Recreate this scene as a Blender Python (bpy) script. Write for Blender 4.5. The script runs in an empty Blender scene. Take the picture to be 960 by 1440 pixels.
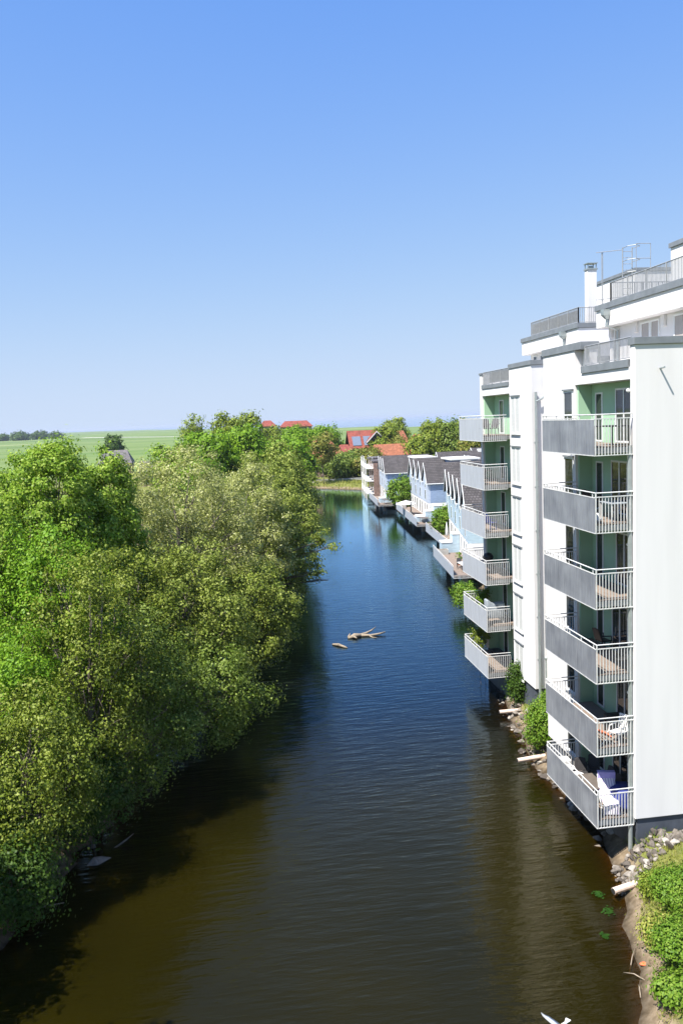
import bpy, math, random
import numpy as np
from mathutils import Vector, Matrix

# ------------------------------------------------------------------ camera, world, sun, exposure
scene = bpy.context.scene
COL = scene.collection
CAM_H = 17.6
cam_d = bpy.data.cameras.new("camera"); cam = bpy.data.objects.new("camera", cam_d); COL.objects.link(cam)
yaw, pitch, roll = 0.1333, 0.1121, 0.0414
fw = Vector((math.sin(yaw)*math.cos(pitch), math.cos(yaw)*math.cos(pitch), -math.sin(pitch)))
rt = Vector((math.cos(yaw), -math.sin(yaw), 0)); up = rt.cross(fw)
r2 = rt*math.cos(roll) - up*math.sin(roll); u2 = rt*math.sin(roll) + up*math.cos(roll)
M = Matrix((r2, u2, -fw)).transposed().to_4x4(); M.translation = (0, 0, CAM_H)
cam.matrix_world = M
cam_d.sensor_fit = 'VERTICAL'; cam_d.sensor_height = 36.0; cam_d.lens = 36.0*1162.3/1440.0
cam_d.clip_start = 0.1; cam_d.clip_end = 60000
scene.camera = cam

LD = Vector((0.53, 0.33, -1.0)).normalized()        # direction the sunlight travels
world = bpy.data.worlds.new("World"); scene.world = world; world.use_nodes = True
wn = world.node_tree; bg = wn.nodes["Background"]
sky = wn.nodes.new("ShaderNodeTexSky"); sky.sky_type = 'NISHITA'; sky.sun_disc = False
sky.sun_elevation = math.asin(-LD.z); sky.sun_rotation = math.atan2(-LD.x, -LD.y)
sky.altitude = 0; sky.air_density = 0.6; sky.dust_density = 0.0; sky.ozone_density = 6.0
EXPOSURE = 1.1
# film-like shoulder per channel (a - b*exp(-k*sky)): balances the sky's colour, keeps the Nishita gradient
sep = wn.nodes.new("ShaderNodeSeparateColor"); com = wn.nodes.new("ShaderNodeCombineColor")
wn.links.new(sky.outputs[0], sep.inputs[0])
gain = 1.0/(0.1*2**EXPOSURE)
for ch, (a_, b_, k_) in enumerate(((0.625, 0.74, 8.6), (0.755, 0.745, 6.2), (0.95, 0.95, 12.0))):
    m1 = wn.nodes.new("ShaderNodeMath"); m1.operation = 'MULTIPLY'; m1.inputs[1].default_value = -k_*0.1
    m2 = wn.nodes.new("ShaderNodeMath"); m2.operation = 'EXPONENT'
    m3 = wn.nodes.new("ShaderNodeMath"); m3.operation = 'MULTIPLY_ADD'; m3.inputs[1].default_value = -b_*gain; m3.inputs[2].default_value = a_*gain
    m4 = wn.nodes.new("ShaderNodeMath"); m4.operation = 'MAXIMUM'; m4.inputs[1].default_value = 0.0
    wn.links.new(sep.outputs[ch], m1.inputs[0]); wn.links.new(m1.outputs[0], m2.inputs[0]); wn.links.new(m2.outputs[0], m3.inputs[0]); wn.links.new(m3.outputs[0], m4.inputs[0]); wn.links.new(m4.outputs[0], com.inputs[ch])
wn.links.new(com.outputs[0], bg.inputs[0]); bg.inputs[1].default_value = 0.1
sun_d = bpy.data.lights.new("sun", 'SUN'); sun_d.energy = 5.0; sun_d.angle = math.radians(0.5); sun_d.color = (1.0, 0.95, 0.87)
sun = bpy.data.objects.new("sun", sun_d); COL.objects.link(sun); sun.location = (-60, -40, 120)
sun.rotation_euler = LD.to_track_quat('-Z', 'Y').to_euler()
vs = scene.view_settings; vs.view_transform = 'Standard'; vs.look = 'None'; vs.gamma = 1.0; vs.exposure = EXPOSURE
scene.display_settings.display_device = 'sRGB'
scene.cycles.max_bounces = 6; scene.cycles.diffuse_bounces = 3; scene.cycles.glossy_bounces = 3
scene.cycles.transmission_bounces = 4; scene.cycles.transparent_max_bounces = 6; scene.cycles.volume_bounces = 0
scene.cycles.caustics_reflective = False; scene.cycles.caustics_refractive = False

# ------------------------------------------------------------------ helpers
def tag(o, label=None, cat=None, group=None, kind=None):
    if label: o["label"] = label
    if cat: o["category"] = cat
    if group: o["group"] = group
    if kind: o["kind"] = kind
    return o

def thing(name, label, cat, loc=(0, 0, 0), group=None):
    o = bpy.data.objects.new(name, None); o.location = loc; o.empty_display_size = 0.3
    COL.objects.link(o); return tag(o, label, cat, group)

def root_loc(o):
    v = Vector((0, 0, 0))
    while o is not None:
        v += o.location; o = o.parent
    return v

class MB:
    """collects geometry in world coordinates (optionally through a transform)"""
    def __init__(s, tf=None): s.v = []; s.f = []; s.tf = tf
    def _add(s, vs_, fs):
        n = len(s.v)
        if s.tf is not None: vs_ = [tuple(s.tf @ Vector(p)) for p in vs_]
        s.v.extend(vs_); s.f.extend([tuple(i+n for i in f) for f in fs]); return s
    def box(s, x0, x1, y0, y1, z0, z1):
        if x0 > x1: x0, x1 = x1, x0
        if y0 > y1: y0, y1 = y1, y0
        return s._add([(x0,y0,z0),(x1,y0,z0),(x1,y1,z0),(x0,y1,z0),(x0,y0,z1),(x1,y0,z1),(x1,y1,z1),(x0,y1,z1)],
            [(0,3,2,1),(4,5,6,7),(0,1,5,4),(1,2,6,5),(2,3,7,6),(3,0,4,7)])
    def poly_prism(s, pts, d):
        """pts: 3-D polygon, extruded by vector d"""
        n = len(pts); d = Vector(d)
        top = [tuple(Vector(p)+d) for p in pts]
        return s._add([tuple(p) for p in pts]+top, [tuple(range(n))[::-1], tuple(range(n, 2*n))]+[(i,(i+1)%n,(i+1)%n+n,i+n) for i in range(n)])
    def tube(s, path, r, n=6):
        path = [Vector(p) for p in path]
        rs = r if isinstance(r, (list, tuple)) else [r]*len(path)
        vs_ = []; fs = []
        for i, p in enumerate(path):
            t = (path[min(i+1, len(path)-1)] - path[max(i-1, 0)]).normalized()
            a = t.cross(Vector((0, 0, 1)))
            if a.length < 0.05: a = t.cross(Vector((1, 0, 0)))
            a.normalize(); b = t.cross(a)
            for k in range(n):
                w = 2*math.pi*k/n
                vs_.append(tuple(p + (a*math.cos(w)+b*math.sin(w))*rs[i]))
        for i in range(len(path)-1):
            for k in range(n):
                fs.append((i*n+k, i*n+(k+1)%n, (i+1)*n+(k+1)%n, (i+1)*n+k))
        fs.append(tuple(range(n))[::-1]); fs.append(tuple(range((len(path)-1)*n, len(path)*n)))
        return s._add(vs_, fs)
    def lathe(s, c, prof, n=12, sq=(1, 1)):
        c = Vector(c); vs_ = []; fs = []
        for r, z in prof:
            for k in range(n):
                w = 2*math.pi*k/n
                vs_.append((c.x+r*math.cos(w)*sq[0], c.y+r*math.sin(w)*sq[1], c.z+z))
        m = len(prof)
        for i in range(m-1):
            for k in range(n): fs.append((i*n+k, i*n+(k+1)%n, (i+1)*n+(k+1)%n, (i+1)*n+k))
        fs.append(tuple(range(n))[::-1]); fs.append(tuple(range((m-1)*n, m*n)))
        return s._add(vs_, fs)
    def build(s, name, mat, parent=None, smooth=False, bevel=0):
        off = root_loc(parent) if parent is not None else Vector((0, 0, 0))
        me = bpy.data.meshes.new(name)
        me.from_pydata([(v[0]-off.x, v[1]-off.y, v[2]-off.z) for v in s.v], [], s.f)
        me.materials.append(mat); me.update()
        if smooth: me.polygons.foreach_set("use_smooth", [True]*len(me.polygons))
        o = bpy.data.objects.new(name, me); COL.objects.link(o); o.parent = parent
        if bevel:
            b = o.modifiers.new("bevel", 'BEVEL'); b.width = bevel; b.segments = 2; b.limit_method = 'ANGLE'
        return o
    def top(s, name, mat, label, cat, group=None, smooth=False, bevel=0, base=None):
        """a one-mesh thing with its origin at its base"""
        a = np.array(s.v)
        c = Vector(base) if base else Vector(((a[:,0].min()+a[:,0].max())/2, (a[:,1].min()+a[:,1].max())/2, a[:,2].min()))
        s.v = [(v[0]-c.x, v[1]-c.y, v[2]-c.z) for v in s.v]
        o = s.build(name, mat, None, smooth, bevel); o.location = c
        return tag(o, label, cat, group)

def copy_tree(o, parent=None, off=None):
    kids = list(o.children)
    c = o.copy(); COL.objects.link(c); c.parent = parent
    if off is not None: c.location = Vector(o.location)+Vector(off)
    for k in kids: copy_tree(k, c)
    return c

# ------------------------------------------------------------------ materials
def nodes(name):
    m = bpy.data.materials.new(name); m.use_nodes = True
    nt = m.node_tree; return m, nt, nt.nodes["Principled BSDF"]
def N(nt, t, **kw):
    n = nt.nodes.new(t)
    for k, v in kw.items(): setattr(n, k, v)
    return n
def objco(nt, scale=(1, 1, 1)):
    g = N(nt, "ShaderNodeNewGeometry"); mp = N(nt, "ShaderNodeMapping"); mp.inputs["Scale"].default_value = scale
    nt.links.new(g.outputs["Position"], mp.inputs[0]); return mp.outputs[0]
def noise(nt, vec, scale, detail=4, rough=0.55):
    n = N(nt, "ShaderNodeTexNoise"); n.inputs["Scale"].default_value = scale; n.inputs["Detail"].default_value = detail
    n.inputs["Roughness"].default_value = rough; nt.links.new(vec, n.inputs["Vector"]); return n.outputs["Fac"]
def ramp(nt, fac, stops):
    r = N(nt, "ShaderNodeValToRGB"); e = r.color_ramp.elements
    while len(e) < len(stops): e.new(0.5)
    for i, (p, c) in enumerate(stops):
        e[i].position = p; e[i].color = (c[0], c[1], c[2], 1)
    nt.links.new(fac, r.inputs[0]); return r.outputs[0]
def bump(nt, p, h, strength=0.3, dist=0.02):
    b = N(nt, "ShaderNodeBump"); b.inputs["Strength"].default_value = strength; b.inputs["Distance"].default_value = dist
    nt.links.new(h, b.inputs["Height"]); nt.links.new(b.outputs[0], p.inputs["Normal"]); return b

def mat(name, col, rough=0.6, metal=0.0, var=0.12, scale=3.0, stretch=(1, 1, 1), bmp=0.0, bscale=30, spec=0.5):
    m, nt, p = nodes(name)
    v = objco(nt, stretch); n = noise(nt, v, scale, 5)
    lo = [c*(1-var) for c in col]; hi = [min(1, c*(1+var)) for c in col]
    nt.links.new(ramp(nt, n, [(0.3, lo), (0.7, hi)]), p.inputs["Base Color"])
    p.inputs["Roughness"].default_value = rough; p.inputs["Metallic"].default_value = metal
    p.inputs["Specular IOR Level"].default_value = spec
    if bmp: bump(nt, p, noise(nt, objco(nt), bscale, 3), bmp, 0.01)
    return m

MT = {}
MT['render'] = mat("white_render", (0.705, 0.69, 0.685), 0.85, var=0.04, scale=1.0, stretch=(1.6, 1.6, 0.14), bmp=0.25, bscale=60, spec=0.2)
MT['green'] = mat("green_render", (0.34, 0.52, 0.36), 0.85, var=0.05, scale=1.2, bmp=0.2, bscale=60, spec=0.2)
MT['coping'] = mat("zinc_coping", (0.22, 0.235, 0.25), 0.45, 0.3, var=0.15, scale=2)
MT['plinth'] = mat("dark_plinth", (0.06, 0.07, 0.09), 0.7, var=0.25, scale=2, stretch=(1, 1, .4), bmp=0.2)
MT['steel'] = mat("galvanised_steel", (0.66, 0.66, 0.65), 0.5, 0.2, var=0.15, scale=6)
MT['railgrey'] = mat("weathered_rail_steel", (0.33, 0.34, 0.35), 0.5, 0.3, var=0.15, scale=6)
MT['pipe'] = mat("zinc_pipe", (0.36, 0.40, 0.40), 0.4, 0.5, var=0.12, scale=4)
MT['pvc'] = mat("white_window_frame", (0.75, 0.76, 0.76), 0.35, var=0.02)
MT['deck'] = mat("deck_boards", (0.20, 0.155, 0.125), 0.8, var=0.25, scale=5, stretch=(6, .6, 1), bmp=0.3)
MT['slab'] = mat("concrete_slab", (0.34, 0.34, 0.33), 0.85, var=0.15, scale=3, bmp=0.2)
MT['dark'] = mat("black_plastic", (0.018, 0.018, 0.02), 0.5, var=0.2)
MT['rattan'] = mat("dark_rattan", (0.035, 0.033, 0.035), 0.6, var=0.4, scale=30, bmp=0.5, bscale=90)
MT['white'] = mat("white_plastic", (0.75, 0.75, 0.74), 0.4, var=0.04)
MT['tabletop'] = mat("brown_table_top", (0.12, 0.10, 0.085), 0.6, var=0.15)
MT['cover'] = mat("grey_cover", (0.25, 0.28, 0.31), 0.6, var=0.15, scale=4, bmp=0.4, bscale=7)
MT['blue'] = mat("blue_fabric", (0.02, 0.035, 0.19), 0.7, var=0.15)
MT['lilac'] = mat("lilac_fabric", (0.42, 0.36, 0.68), 0.85, var=0.1, scale=8)
MT['orange'] = mat("orange_fabric", (0.62, 0.15, 0.06), 0.8, var=0.15)
MT['terracotta'] = mat("terracotta", (0.35, 0.14, 0.08), 0.8, var=0.15)
MT['bark'] = mat("bark", (0.17, 0.14, 0.11), 0.9, var=0.4, scale=6, stretch=(1, 1, .3), bmp=0.6, bscale=14)
MT['paleb'] = mat("pale_bark", (0.25, 0.205, 0.15), 0.85, var=0.25, scale=6, bmp=0.3)
MT['stone'] = mat("bank_stone", (0.27, 0.25, 0.235), 0.9, var=0.4, scale=4, bmp=0.5, bscale=12)
def stone_mat():
    m, nt, p = nodes("broken_stone"); oi = N(nt, "ShaderNodeObjectInfo")
    c1 = ramp(nt, oi.outputs["Random"], [(0.0, (0.07, 0.058, 0.048)), (0.4, (0.15, 0.13, 0.11)), (0.75, (0.24, 0.21, 0.18)), (1.0, (0.40, 0.375, 0.34))])
    mx = N(nt, "ShaderNodeMix", data_type='RGBA', blend_type='MULTIPLY'); mx.inputs["Factor"].default_value = 1
    nt.links.new(c1, mx.inputs["A"]); nt.links.new(ramp(nt, noise(nt, objco(nt), 7, 5), [(0.3, (.6, .58, .55)), (0.7, (1.1, 1.1, 1.1))]), mx.inputs["B"])
    nt.links.new(mx.outputs["Result"], p.inputs["Base Color"]); p.inputs["Roughness"].default_value = 0.9
    bump(nt, p, noise(nt, objco(nt), 14, 4), 0.5, 0.02); return m
MT['stone'] = stone_mat()
MT['gull'] = mat("white_feathers", (0.75, 0.75, 0.75), 0.8, var=0.05)
MT['gullg'] = mat("grey_feathers", (0.33, 0.35, 0.38), 0.8, var=0.08)
MT['beak'] = mat("yellow_beak", (0.7, 0.4, 0.05), 0.5)
MT['drain'] = mat("pale_drain_pipe", (0.62, 0.50, 0.42), 0.6, var=0.15, scale=5)
MT['litter'] = mat("dry_litter", (0.30, 0.24, 0.14), 0.9, var=0.5, scale=9)
MT['siding'] = None

def glass_mat():
    m, nt, p = nodes("window_glass")
    n = noise(nt, objco(nt), 0.7, 2)
    nt.links.new(ramp(nt, n, [(0.35, (0.012, 0.014, 0.016)), (0.7, (0.05, 0.055, 0.055))]), p.inputs["Base Color"])
    p.inputs["Roughness"].default_value = 0.04; p.inputs["IOR"].default_value = 1.5; return m
MT['glass'] = glass_mat()

MT['shutter'] = mat("white_roller_shutter", (0.50, 0.51, 0.50), 0.5, var=0.06, scale=20, stretch=(.1, .1, 1))
def curtain_mat():
    m, nt, p = nodes("curtained_glass")
    w = N(nt, "ShaderNodeTexWave", wave_type='BANDS', bands_direction='Y'); w.inputs["Scale"].default_value = 3.5; w.inputs["Distortion"].default_value = 1.5
    nt.links.new(objco(nt), w.inputs["Vector"])
    nt.links.new(ramp(nt, w.outputs["Fac"], [(0.2, (0.30, 0.26, 0.23)), (0.8, (0.45, 0.40, 0.36))]), p.inputs["Base Color"])
    p.inputs["Roughness"].default_value = 0.08; return m
MT['curtain'] = curtain_mat()

def panel_mat():
    m, nt, p = nodes("galvanised_panel")
    g = N(nt, "ShaderNodeNewGeometry"); sx = N(nt, "ShaderNodeSeparateXYZ"); nt.links.new(g.outputs["Position"], sx.inputs[0])
    n1 = noise(nt, objco(nt, (1, 5, .35)), 2.2, 5, 0.65); n2 = noise(nt, objco(nt, (1, 1, 1)), 0.9, 2)
    ma = N(nt, "ShaderNodeMath", operation='ADD'); nt.links.new(n1, ma.inputs[0]); nt.links.new(n2, ma.inputs[1])
    mh = N(nt, "ShaderNodeMath", operation='MULTIPLY'); mh.inputs[1].default_value = 0.5; nt.links.new(ma.outputs[0], mh.inputs[0])
    nt.links.new(ramp(nt, mh.outputs[0], [(0.35, (0.21, 0.225, 0.26)), (0.65, (0.38, 0.40, 0.44))]), p.inputs["Base Color"])
    p.inputs["Metallic"].default_value = 0.55; p.inputs["Roughness"].default_value = 0.5
    s = N(nt, "ShaderNodeMath", operation='SINE'); k = N(nt, "ShaderNodeMath", operation='MULTIPLY'); k.inputs[1].default_value = 70
    nt.links.new(sx.outputs["Y"], k.inputs[0]); nt.links.new(k.outputs[0], s.inputs[0])
    return m
MT['panel'] = panel_mat()
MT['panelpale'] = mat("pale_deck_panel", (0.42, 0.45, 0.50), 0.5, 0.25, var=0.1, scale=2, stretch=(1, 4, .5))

def siding_mat(name, col, pitch=0.18):
    m, nt, p = nodes(name)
    g = N(nt, "ShaderNodeNewGeometry"); sx = N(nt, "ShaderNodeSeparateXYZ"); nt.links.new(g.outputs["Position"], sx.inputs[0])
    k = N(nt, "ShaderNodeMath", operation='MULTIPLY'); k.inputs[1].default_value = 1/pitch; nt.links.new(sx.outputs["Z"], k.inputs[0])
    fr = N(nt, "ShaderNodeMath", operation='FRACT'); nt.links.new(k.outputs[0], fr.inputs[0])
    n = noise(nt, objco(nt, (1, 1, 6)), 1.5, 4)
    nt.links.new(ramp(nt, n, [(0.3, [c*.88 for c in col]), (0.7, [c*1.1 for c in col])]), p.inputs["Base Color"])
    p.inputs["Roughness"].default_value = 0.65
    bump(nt, p, fr.outputs[0], 0.8, 0.03); return m
MT['siding'] = siding_mat("pale_blue_siding", (0.50, 0.64, 0.74))
MT['slate'] = siding_mat("slate_blue_siding", (0.27, 0.36, 0.53))
MT['silver'] = siding_mat("silver_blue_siding", (0.48, 0.55, 0.66))

def tile_mat(name, col, rough=0.8):
    m, nt, p = nodes(name)
    g = N(nt, "ShaderNodeNewGeometry"); sx = N(nt, "ShaderNodeSeparateXYZ"); nt.links.new(g.outputs["Position"], sx.inputs[0])
    cb = N(nt, "ShaderNodeCombineXYZ"); nt.links.new(sx.outputs["X"], cb.inputs[0]); nt.links.new(sx.outputs["Z"], cb.inputs[1])
    br = N(nt, "ShaderNodeTexBrick"); br.inputs["Scale"].default_value = 1.0; br.inputs["Brick Width"].default_value = 0.34; br.inputs["Row Height"].default_value = 0.24
    br.inputs["Mortar Size"].default_value = 0.035; br.inputs["Mortar Smooth"].default_value = 0.3
    br.inputs["Color1"].default_value = (*[c*1.25 for c in col], 1); br.inputs["Color2"].default_value = (*[c*.75 for c in col], 1); br.inputs["Mortar"].default_value = (*[c*.3 for c in col], 1)
    nt.links.new(cb.outputs[0], br.inputs["Vector"])
    mx = N(nt, "ShaderNodeMix", data_type='RGBA', blend_type='MULTIPLY'); mx.inputs["Factor"].default_value = 0.7
    nt.links.new(br.outputs["Color"], mx.inputs["A"])
    nt.links.new(ramp(nt, noise(nt, objco(nt), 0.8, 5), [(0.3, (.6, .6, .6)), (0.7, (1.2, 1.2, 1.2))]), mx.inputs["B"])
    nt.links.new(mx.outputs["Result"], p.inputs["Base Color"]); p.inputs["Roughness"].default_value = rough
    bump(nt, p, br.outputs["Fac"], -0.6, 0.03); return m
MT['tile'] = tile_mat("dark_roof_tiles", (0.072, 0.064, 0.066))
MT['redtile'] = tile_mat("red_roof_tiles", (0.30, 0.07, 0.045))
MT['orangetile'] = tile_mat("orange_roof_tiles", (0.36, 0.125, 0.06))
MT['greytile'] = tile_mat("grey_roof_tiles", (0.16, 0.145, 0.15))
MT['brick'] = tile_mat("red_brick", (0.33, 0.22, 0.18))
MT['solar'] = mat("solar_panel", (0.20, 0.24, 0.30), 0.15, 0.3, var=0.1)
MT['roofing'] = mat("pale_flat_roofing", (0.72, 0.72, 0.70), 0.8, var=0.06)

def leaf_mat(name, cols, trans=0.30, rough=0.5, patch=0.42):
    m, nt, p = nodes(name)
    g = N(nt, "ShaderNodeNewGeometry")
    ma = N(nt, "ShaderNodeMath", operation='MULTIPLY_ADD'); ma.inputs[1].default_value = 1-patch
    nt.links.new(g.outputs["Random Per Island"], ma.inputs[0])
    mm = N(nt, "ShaderNodeMath", operation='MULTIPLY'); mm.inputs[1].default_value = patch
    nt.links.new(noise(nt, objco(nt), 0.8, 3), mm.inputs[0]); nt.links.new(mm.outputs[0], ma.inputs[2])
    k = len(cols); c = ramp(nt, ma.outputs[0], [((i+0.15)/(k-.7), cols[i]) for i in range(k)])
    nt.links.new(c, p.inputs["Base Color"]); p.inputs["Roughness"].default_value = rough; p.inputs["Specular IOR Level"].default_value = 0.18
    tr = N(nt, "ShaderNodeBsdfTranslucent"); nt.links.new(c, tr.inputs[0])
    mx = N(nt, "ShaderNodeMixShader"); mx.inputs[0].default_value = trans
    nt.links.new(p.outputs[0], mx.inputs[1]); nt.links.new(tr.outputs[0], mx.inputs[2])
    nt.links.new(mx.outputs[0], nt.nodes["Material Output"].inputs[0]); return m
LF = {}
LF['maple'] = leaf_mat("maple_leaves", [(0.06, 0.15, 0.006), (0.185, 0.30, 0.018), (0.41, 0.50, 0.10)])
LF['lime'] = leaf_mat("lime_green_leaves", [(0.075, 0.184, 0.011), (0.150, 0.287, 0.015), (0.250, 0.380, 0.033)])
LF['willow'] = leaf_mat("silver_willow_leaves", [(0.11, 0.145, 0.02), (0.30, 0.33, 0.08), (0.58, 0.58, 0.32)])
LF['olive'] = leaf_mat("olive_leaves", [(0.042, 0.08, 0.006), (0.160, 0.210, 0.018), (0.38, 0.43, 0.10)])
LF['alder'] = leaf_mat("alder_leaves", [(0.030, 0.068, 0.006), (0.125, 0.185, 0.020), (0.32, 0.40, 0.10)])
LF['greygreen'] = leaf_mat("grey_green_leaves", [(0.042, 0.082, 0.008), (0.185, 0.235, 0.030), (0.43, 0.48, 0.125)])
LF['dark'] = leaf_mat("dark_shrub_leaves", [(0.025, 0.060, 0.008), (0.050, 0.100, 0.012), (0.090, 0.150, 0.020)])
LF['far'] = leaf_mat("bright_far_leaves", [(0.062, 0.149, 0.009), (0.150, 0.276, 0.013), (0.237, 0.356, 0.022)])
LF['farolive'] = leaf_mat("far_olive_leaves", [(0.07, 0.12, 0.010), (0.17, 0.23, 0.02), (0.32, 0.36, 0.06)])
LF['rust'] = leaf_mat("rust_tinged_leaves", [(0.08, 0.11, 0.015), (0.17, 0.20, 0.03), (0.30, 0.23, 0.06)])
LF['shrub'] = leaf_mat("bright_shrub_leaves", [(0.05, 0.125, 0.008), (0.12, 0.22, 0.018), (0.24, 0.33, 0.05)])
LF['grass'] = leaf_mat("grass_blades", [(0.16, 0.20, 0.03), (0.30, 0.32, 0.06), (0.42, 0.38, 0.12)])
LF['weed'] = leaf_mat("water_weed_leaves", [(0.015, 0.045, 0.006), (0.022, 0.07, 0.008), (0.035, 0.09, 0.01)])

# ------------------------------------------------------------------ shoreline and terrain
XLp = np.array([(-200, -45), (-20, -19), (20, -11.0), (30, -8.3), (36, -6.3), (45, -4.8), (63, -3), (107, 4.5), (160, 13), (213, 21), (400, 50)])
XRp = np.array([(-200, -10), (0, 4), (16, 8.6), (20.64, 10.8), (21.7, 11.5), (23.6, 12.1), (25.4, 12.8), (27.9, 13.8), (29.2, 14.0), (31, 14.5), (38, 14.3), (44.7, 15.4),
                (50, 16.6), (60, 19.5), (70, 22), (82, 25), (97, 28), (112, 29.3), (122, 30), (150, 30.8), (170, 32), (205, 35), (400, 60)])
def xl(y): return np.interp(y, XLp[:, 0], XLp[:, 1])
def xr(y): return np.interp(y, XRp[:, 0], XRp[:, 1])
COAST = np.array([(-12000, 15000), (-5000, 15000), (-700, 6000), (-200, 3800), (100, 2000), (300, 1450), (2000, 1200), (12000, 1000)])
def sdist(x, y):
    """metres into the canal (positive) or onto land (negative)"""
    wob = 0.25*np.sin(y*1.7)+0.18*np.sin(y*3.9+1)+0.1*np.sin(y*7.1)
    near = np.clip((y-26)/4, 0, 1)*np.clip((60-y)/10, 0, 1)
    return np.minimum(np.minimum(x-xl(y)+wob, (xr(y)-x)+wob*.5*(1-.6*near)), (213.5-1.15*(x-19.6)-y)*0.66+wob)
def terrain_h(x, y):
    d = sdist(x, y)
    land = np.where(x > xr(y)-1, np.minimum(1.25, -d*0.75), np.minimum(1.3, -d*0.45))
    b = np.where(d < 0, land, -np.minimum(2.4, d*0.55))
    b = b + np.where((d < 0) & (np.abs(x) < 90) & (y < 300), 0.06*np.sin(x*1.3+y*.7)+0.05*np.sin(x*2.9-y*1.7), 0)
    yc = np.interp(x, COAST[:, 0], COAST[:, 1])
    return np.where(y > yc, -2.0, b)

def axis(lo, hi, step, far):
    a = list(np.arange(lo, hi+1e-6, step)); s = step
    while a[-1] < far: s *= 1.28; a.append(a[-1]+s)
    s = step
    b = []; v = lo
    while v > -far: s *= 1.28; v -= s; b.append(v)
    return np.array(b[::-1]+a)
def grid_mesh(name, xs, ys, hf, m, smooth=True):
    X, Y = np.meshgrid(xs, ys); Z = hf(X, Y)
    co = np.stack([X, Y, Z], -1).reshape(-1, 3); nx, ny = len(xs), len(ys)
    i = np.arange(nx*ny).reshape(ny, nx)
    q = np.stack([i[:-1, :-1], i[:-1, 1:], i[1:, 1:], i[1:, :-1]], -1).reshape(-1, 4)
    me = mesh_np(name, co, q, m)
    if smooth: me.polygons.foreach_set("use_smooth", np.ones(len(q), bool))
    o = bpy.data.objects.new(name, me); COL.objects.link(o); return o
def mesh_np(name, co, q, m):
    me = bpy.data.meshes.new(name); k = q.shape[1]
    me.vertices.add(len(co)); me.vertices.foreach_set("co", np.ascontiguousarray(co, np.float32).ravel())
    me.loops.add(len(q)*k); me.loops.foreach_set("vertex_index", np.ascontiguousarray(q, np.int32).ravel())
    me.polygons.add(len(q)); me.polygons.foreach_set("loop_start", np.arange(0, len(q)*k, k, dtype=np.int32))
    me.update(calc_edges=True); me.materials.append(m); return me

def ground_mat():
    m, nt, p = nodes("ground_soil_and_grass")
    g = N(nt, "ShaderNodeNewGeometry"); sx = N(nt, "ShaderNodeSeparateXYZ"); nt.links.new(g.outputs["Position"], sx.inputs[0])
    soil = ramp(nt, noise(nt, objco(nt), 3.5, 6), [(0.3, (0.12, 0.09, 0.055)), (0.55, (0.22, 0.17, 0.115)), (0.75, (0.32, 0.26, 0.19))])
    gr = ramp(nt, noise(nt, objco(nt), 1.3, 6), [(0.3, (0.10, 0.12, 0.03)), (0.6, (0.17, 0.18, 0.05)), (0.8, (0.26, 0.23, 0.10))])
    zz = N(nt, "ShaderNodeMath", operation='MULTIPLY_ADD'); zz.inputs[1].default_value = 0.9
    nt.links.new(noise(nt, objco(nt), 1.1, 4), zz.inputs[0]); nt.links.new(sx.outputs["Z"], zz.inputs[2])
    f = N(nt, "ShaderNodeMapRange"); f.inputs[1].default_value = 0.95; f.inputs[2].default_value = 1.2; nt.links.new(zz.outputs[0], f.inputs[0])
    wz = N(nt, "ShaderNodeMapRange"); wz.inputs[1].default_value = 0.02; wz.inputs[2].default_value = 0.3; wz.inputs[3].default_value = 0.35; nt.links.new(sx.outputs["Z"], wz.inputs[0])     # wet soil at the water line
    wm = N(nt, "ShaderNodeMix", data_type='RGBA', blend_type='MULTIPLY'); wm.inputs["Factor"].default_value = 1; nt.links.new(soil, wm.inputs["A"]); nt.links.new(wz.outputs[0], wm.inputs["B"]); soil = wm.outputs["Result"]
    m1 = N(nt, "ShaderNodeMix", data_type='RGBA'); nt.links.new(f.outputs[0], m1.inputs["Factor"]); nt.links.new(soil, m1.inputs["A"]); nt.links.new(gr, m1.inputs["B"])
    fld = ramp(nt, noise(nt, objco(nt, (.0012, .006, 0)), 1.0, 3), [(0.32, (0.085, 0.135, 0.04)), (0.46, (0.145, 0.20, 0.065)), (0.52, (0.10, 0.16, 0.045)), (0.65, (0.20, 0.235, 0.10))])
    ff = N(nt, "ShaderNodeMapRange"); ff.inputs[1].default_value = 240; ff.inputs[2].default_value = 320; nt.links.new(sx.outputs["Y"], ff.inputs[0])
    m2 = N(nt, "ShaderNodeMix", data_type='RGBA'); nt.links.new(ff.outputs[0], m2.inputs["Factor"]); nt.links.new(m1.outputs["Result"], m2.inputs["A"]); nt.links.new(fld, m2.inputs["B"])
    nt.links.new(m2.outputs["Result"], p.inputs["Base Color"]); p.inputs["Roughness"].default_value = 0.95; p.inputs["Specular IOR Level"].default_value = 0.1
    bump(nt, p, noise(nt, objco(nt), 9, 5), 0.6, 0.05); return m
gx = axis(-24, 42, 0.6, 12000); gy = axis(10, 225, 0.75, 14000)
ground = grid_mesh("ground", gx, gy, terrain_h, ground_mat()); tag(ground, kind="structure")

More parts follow.
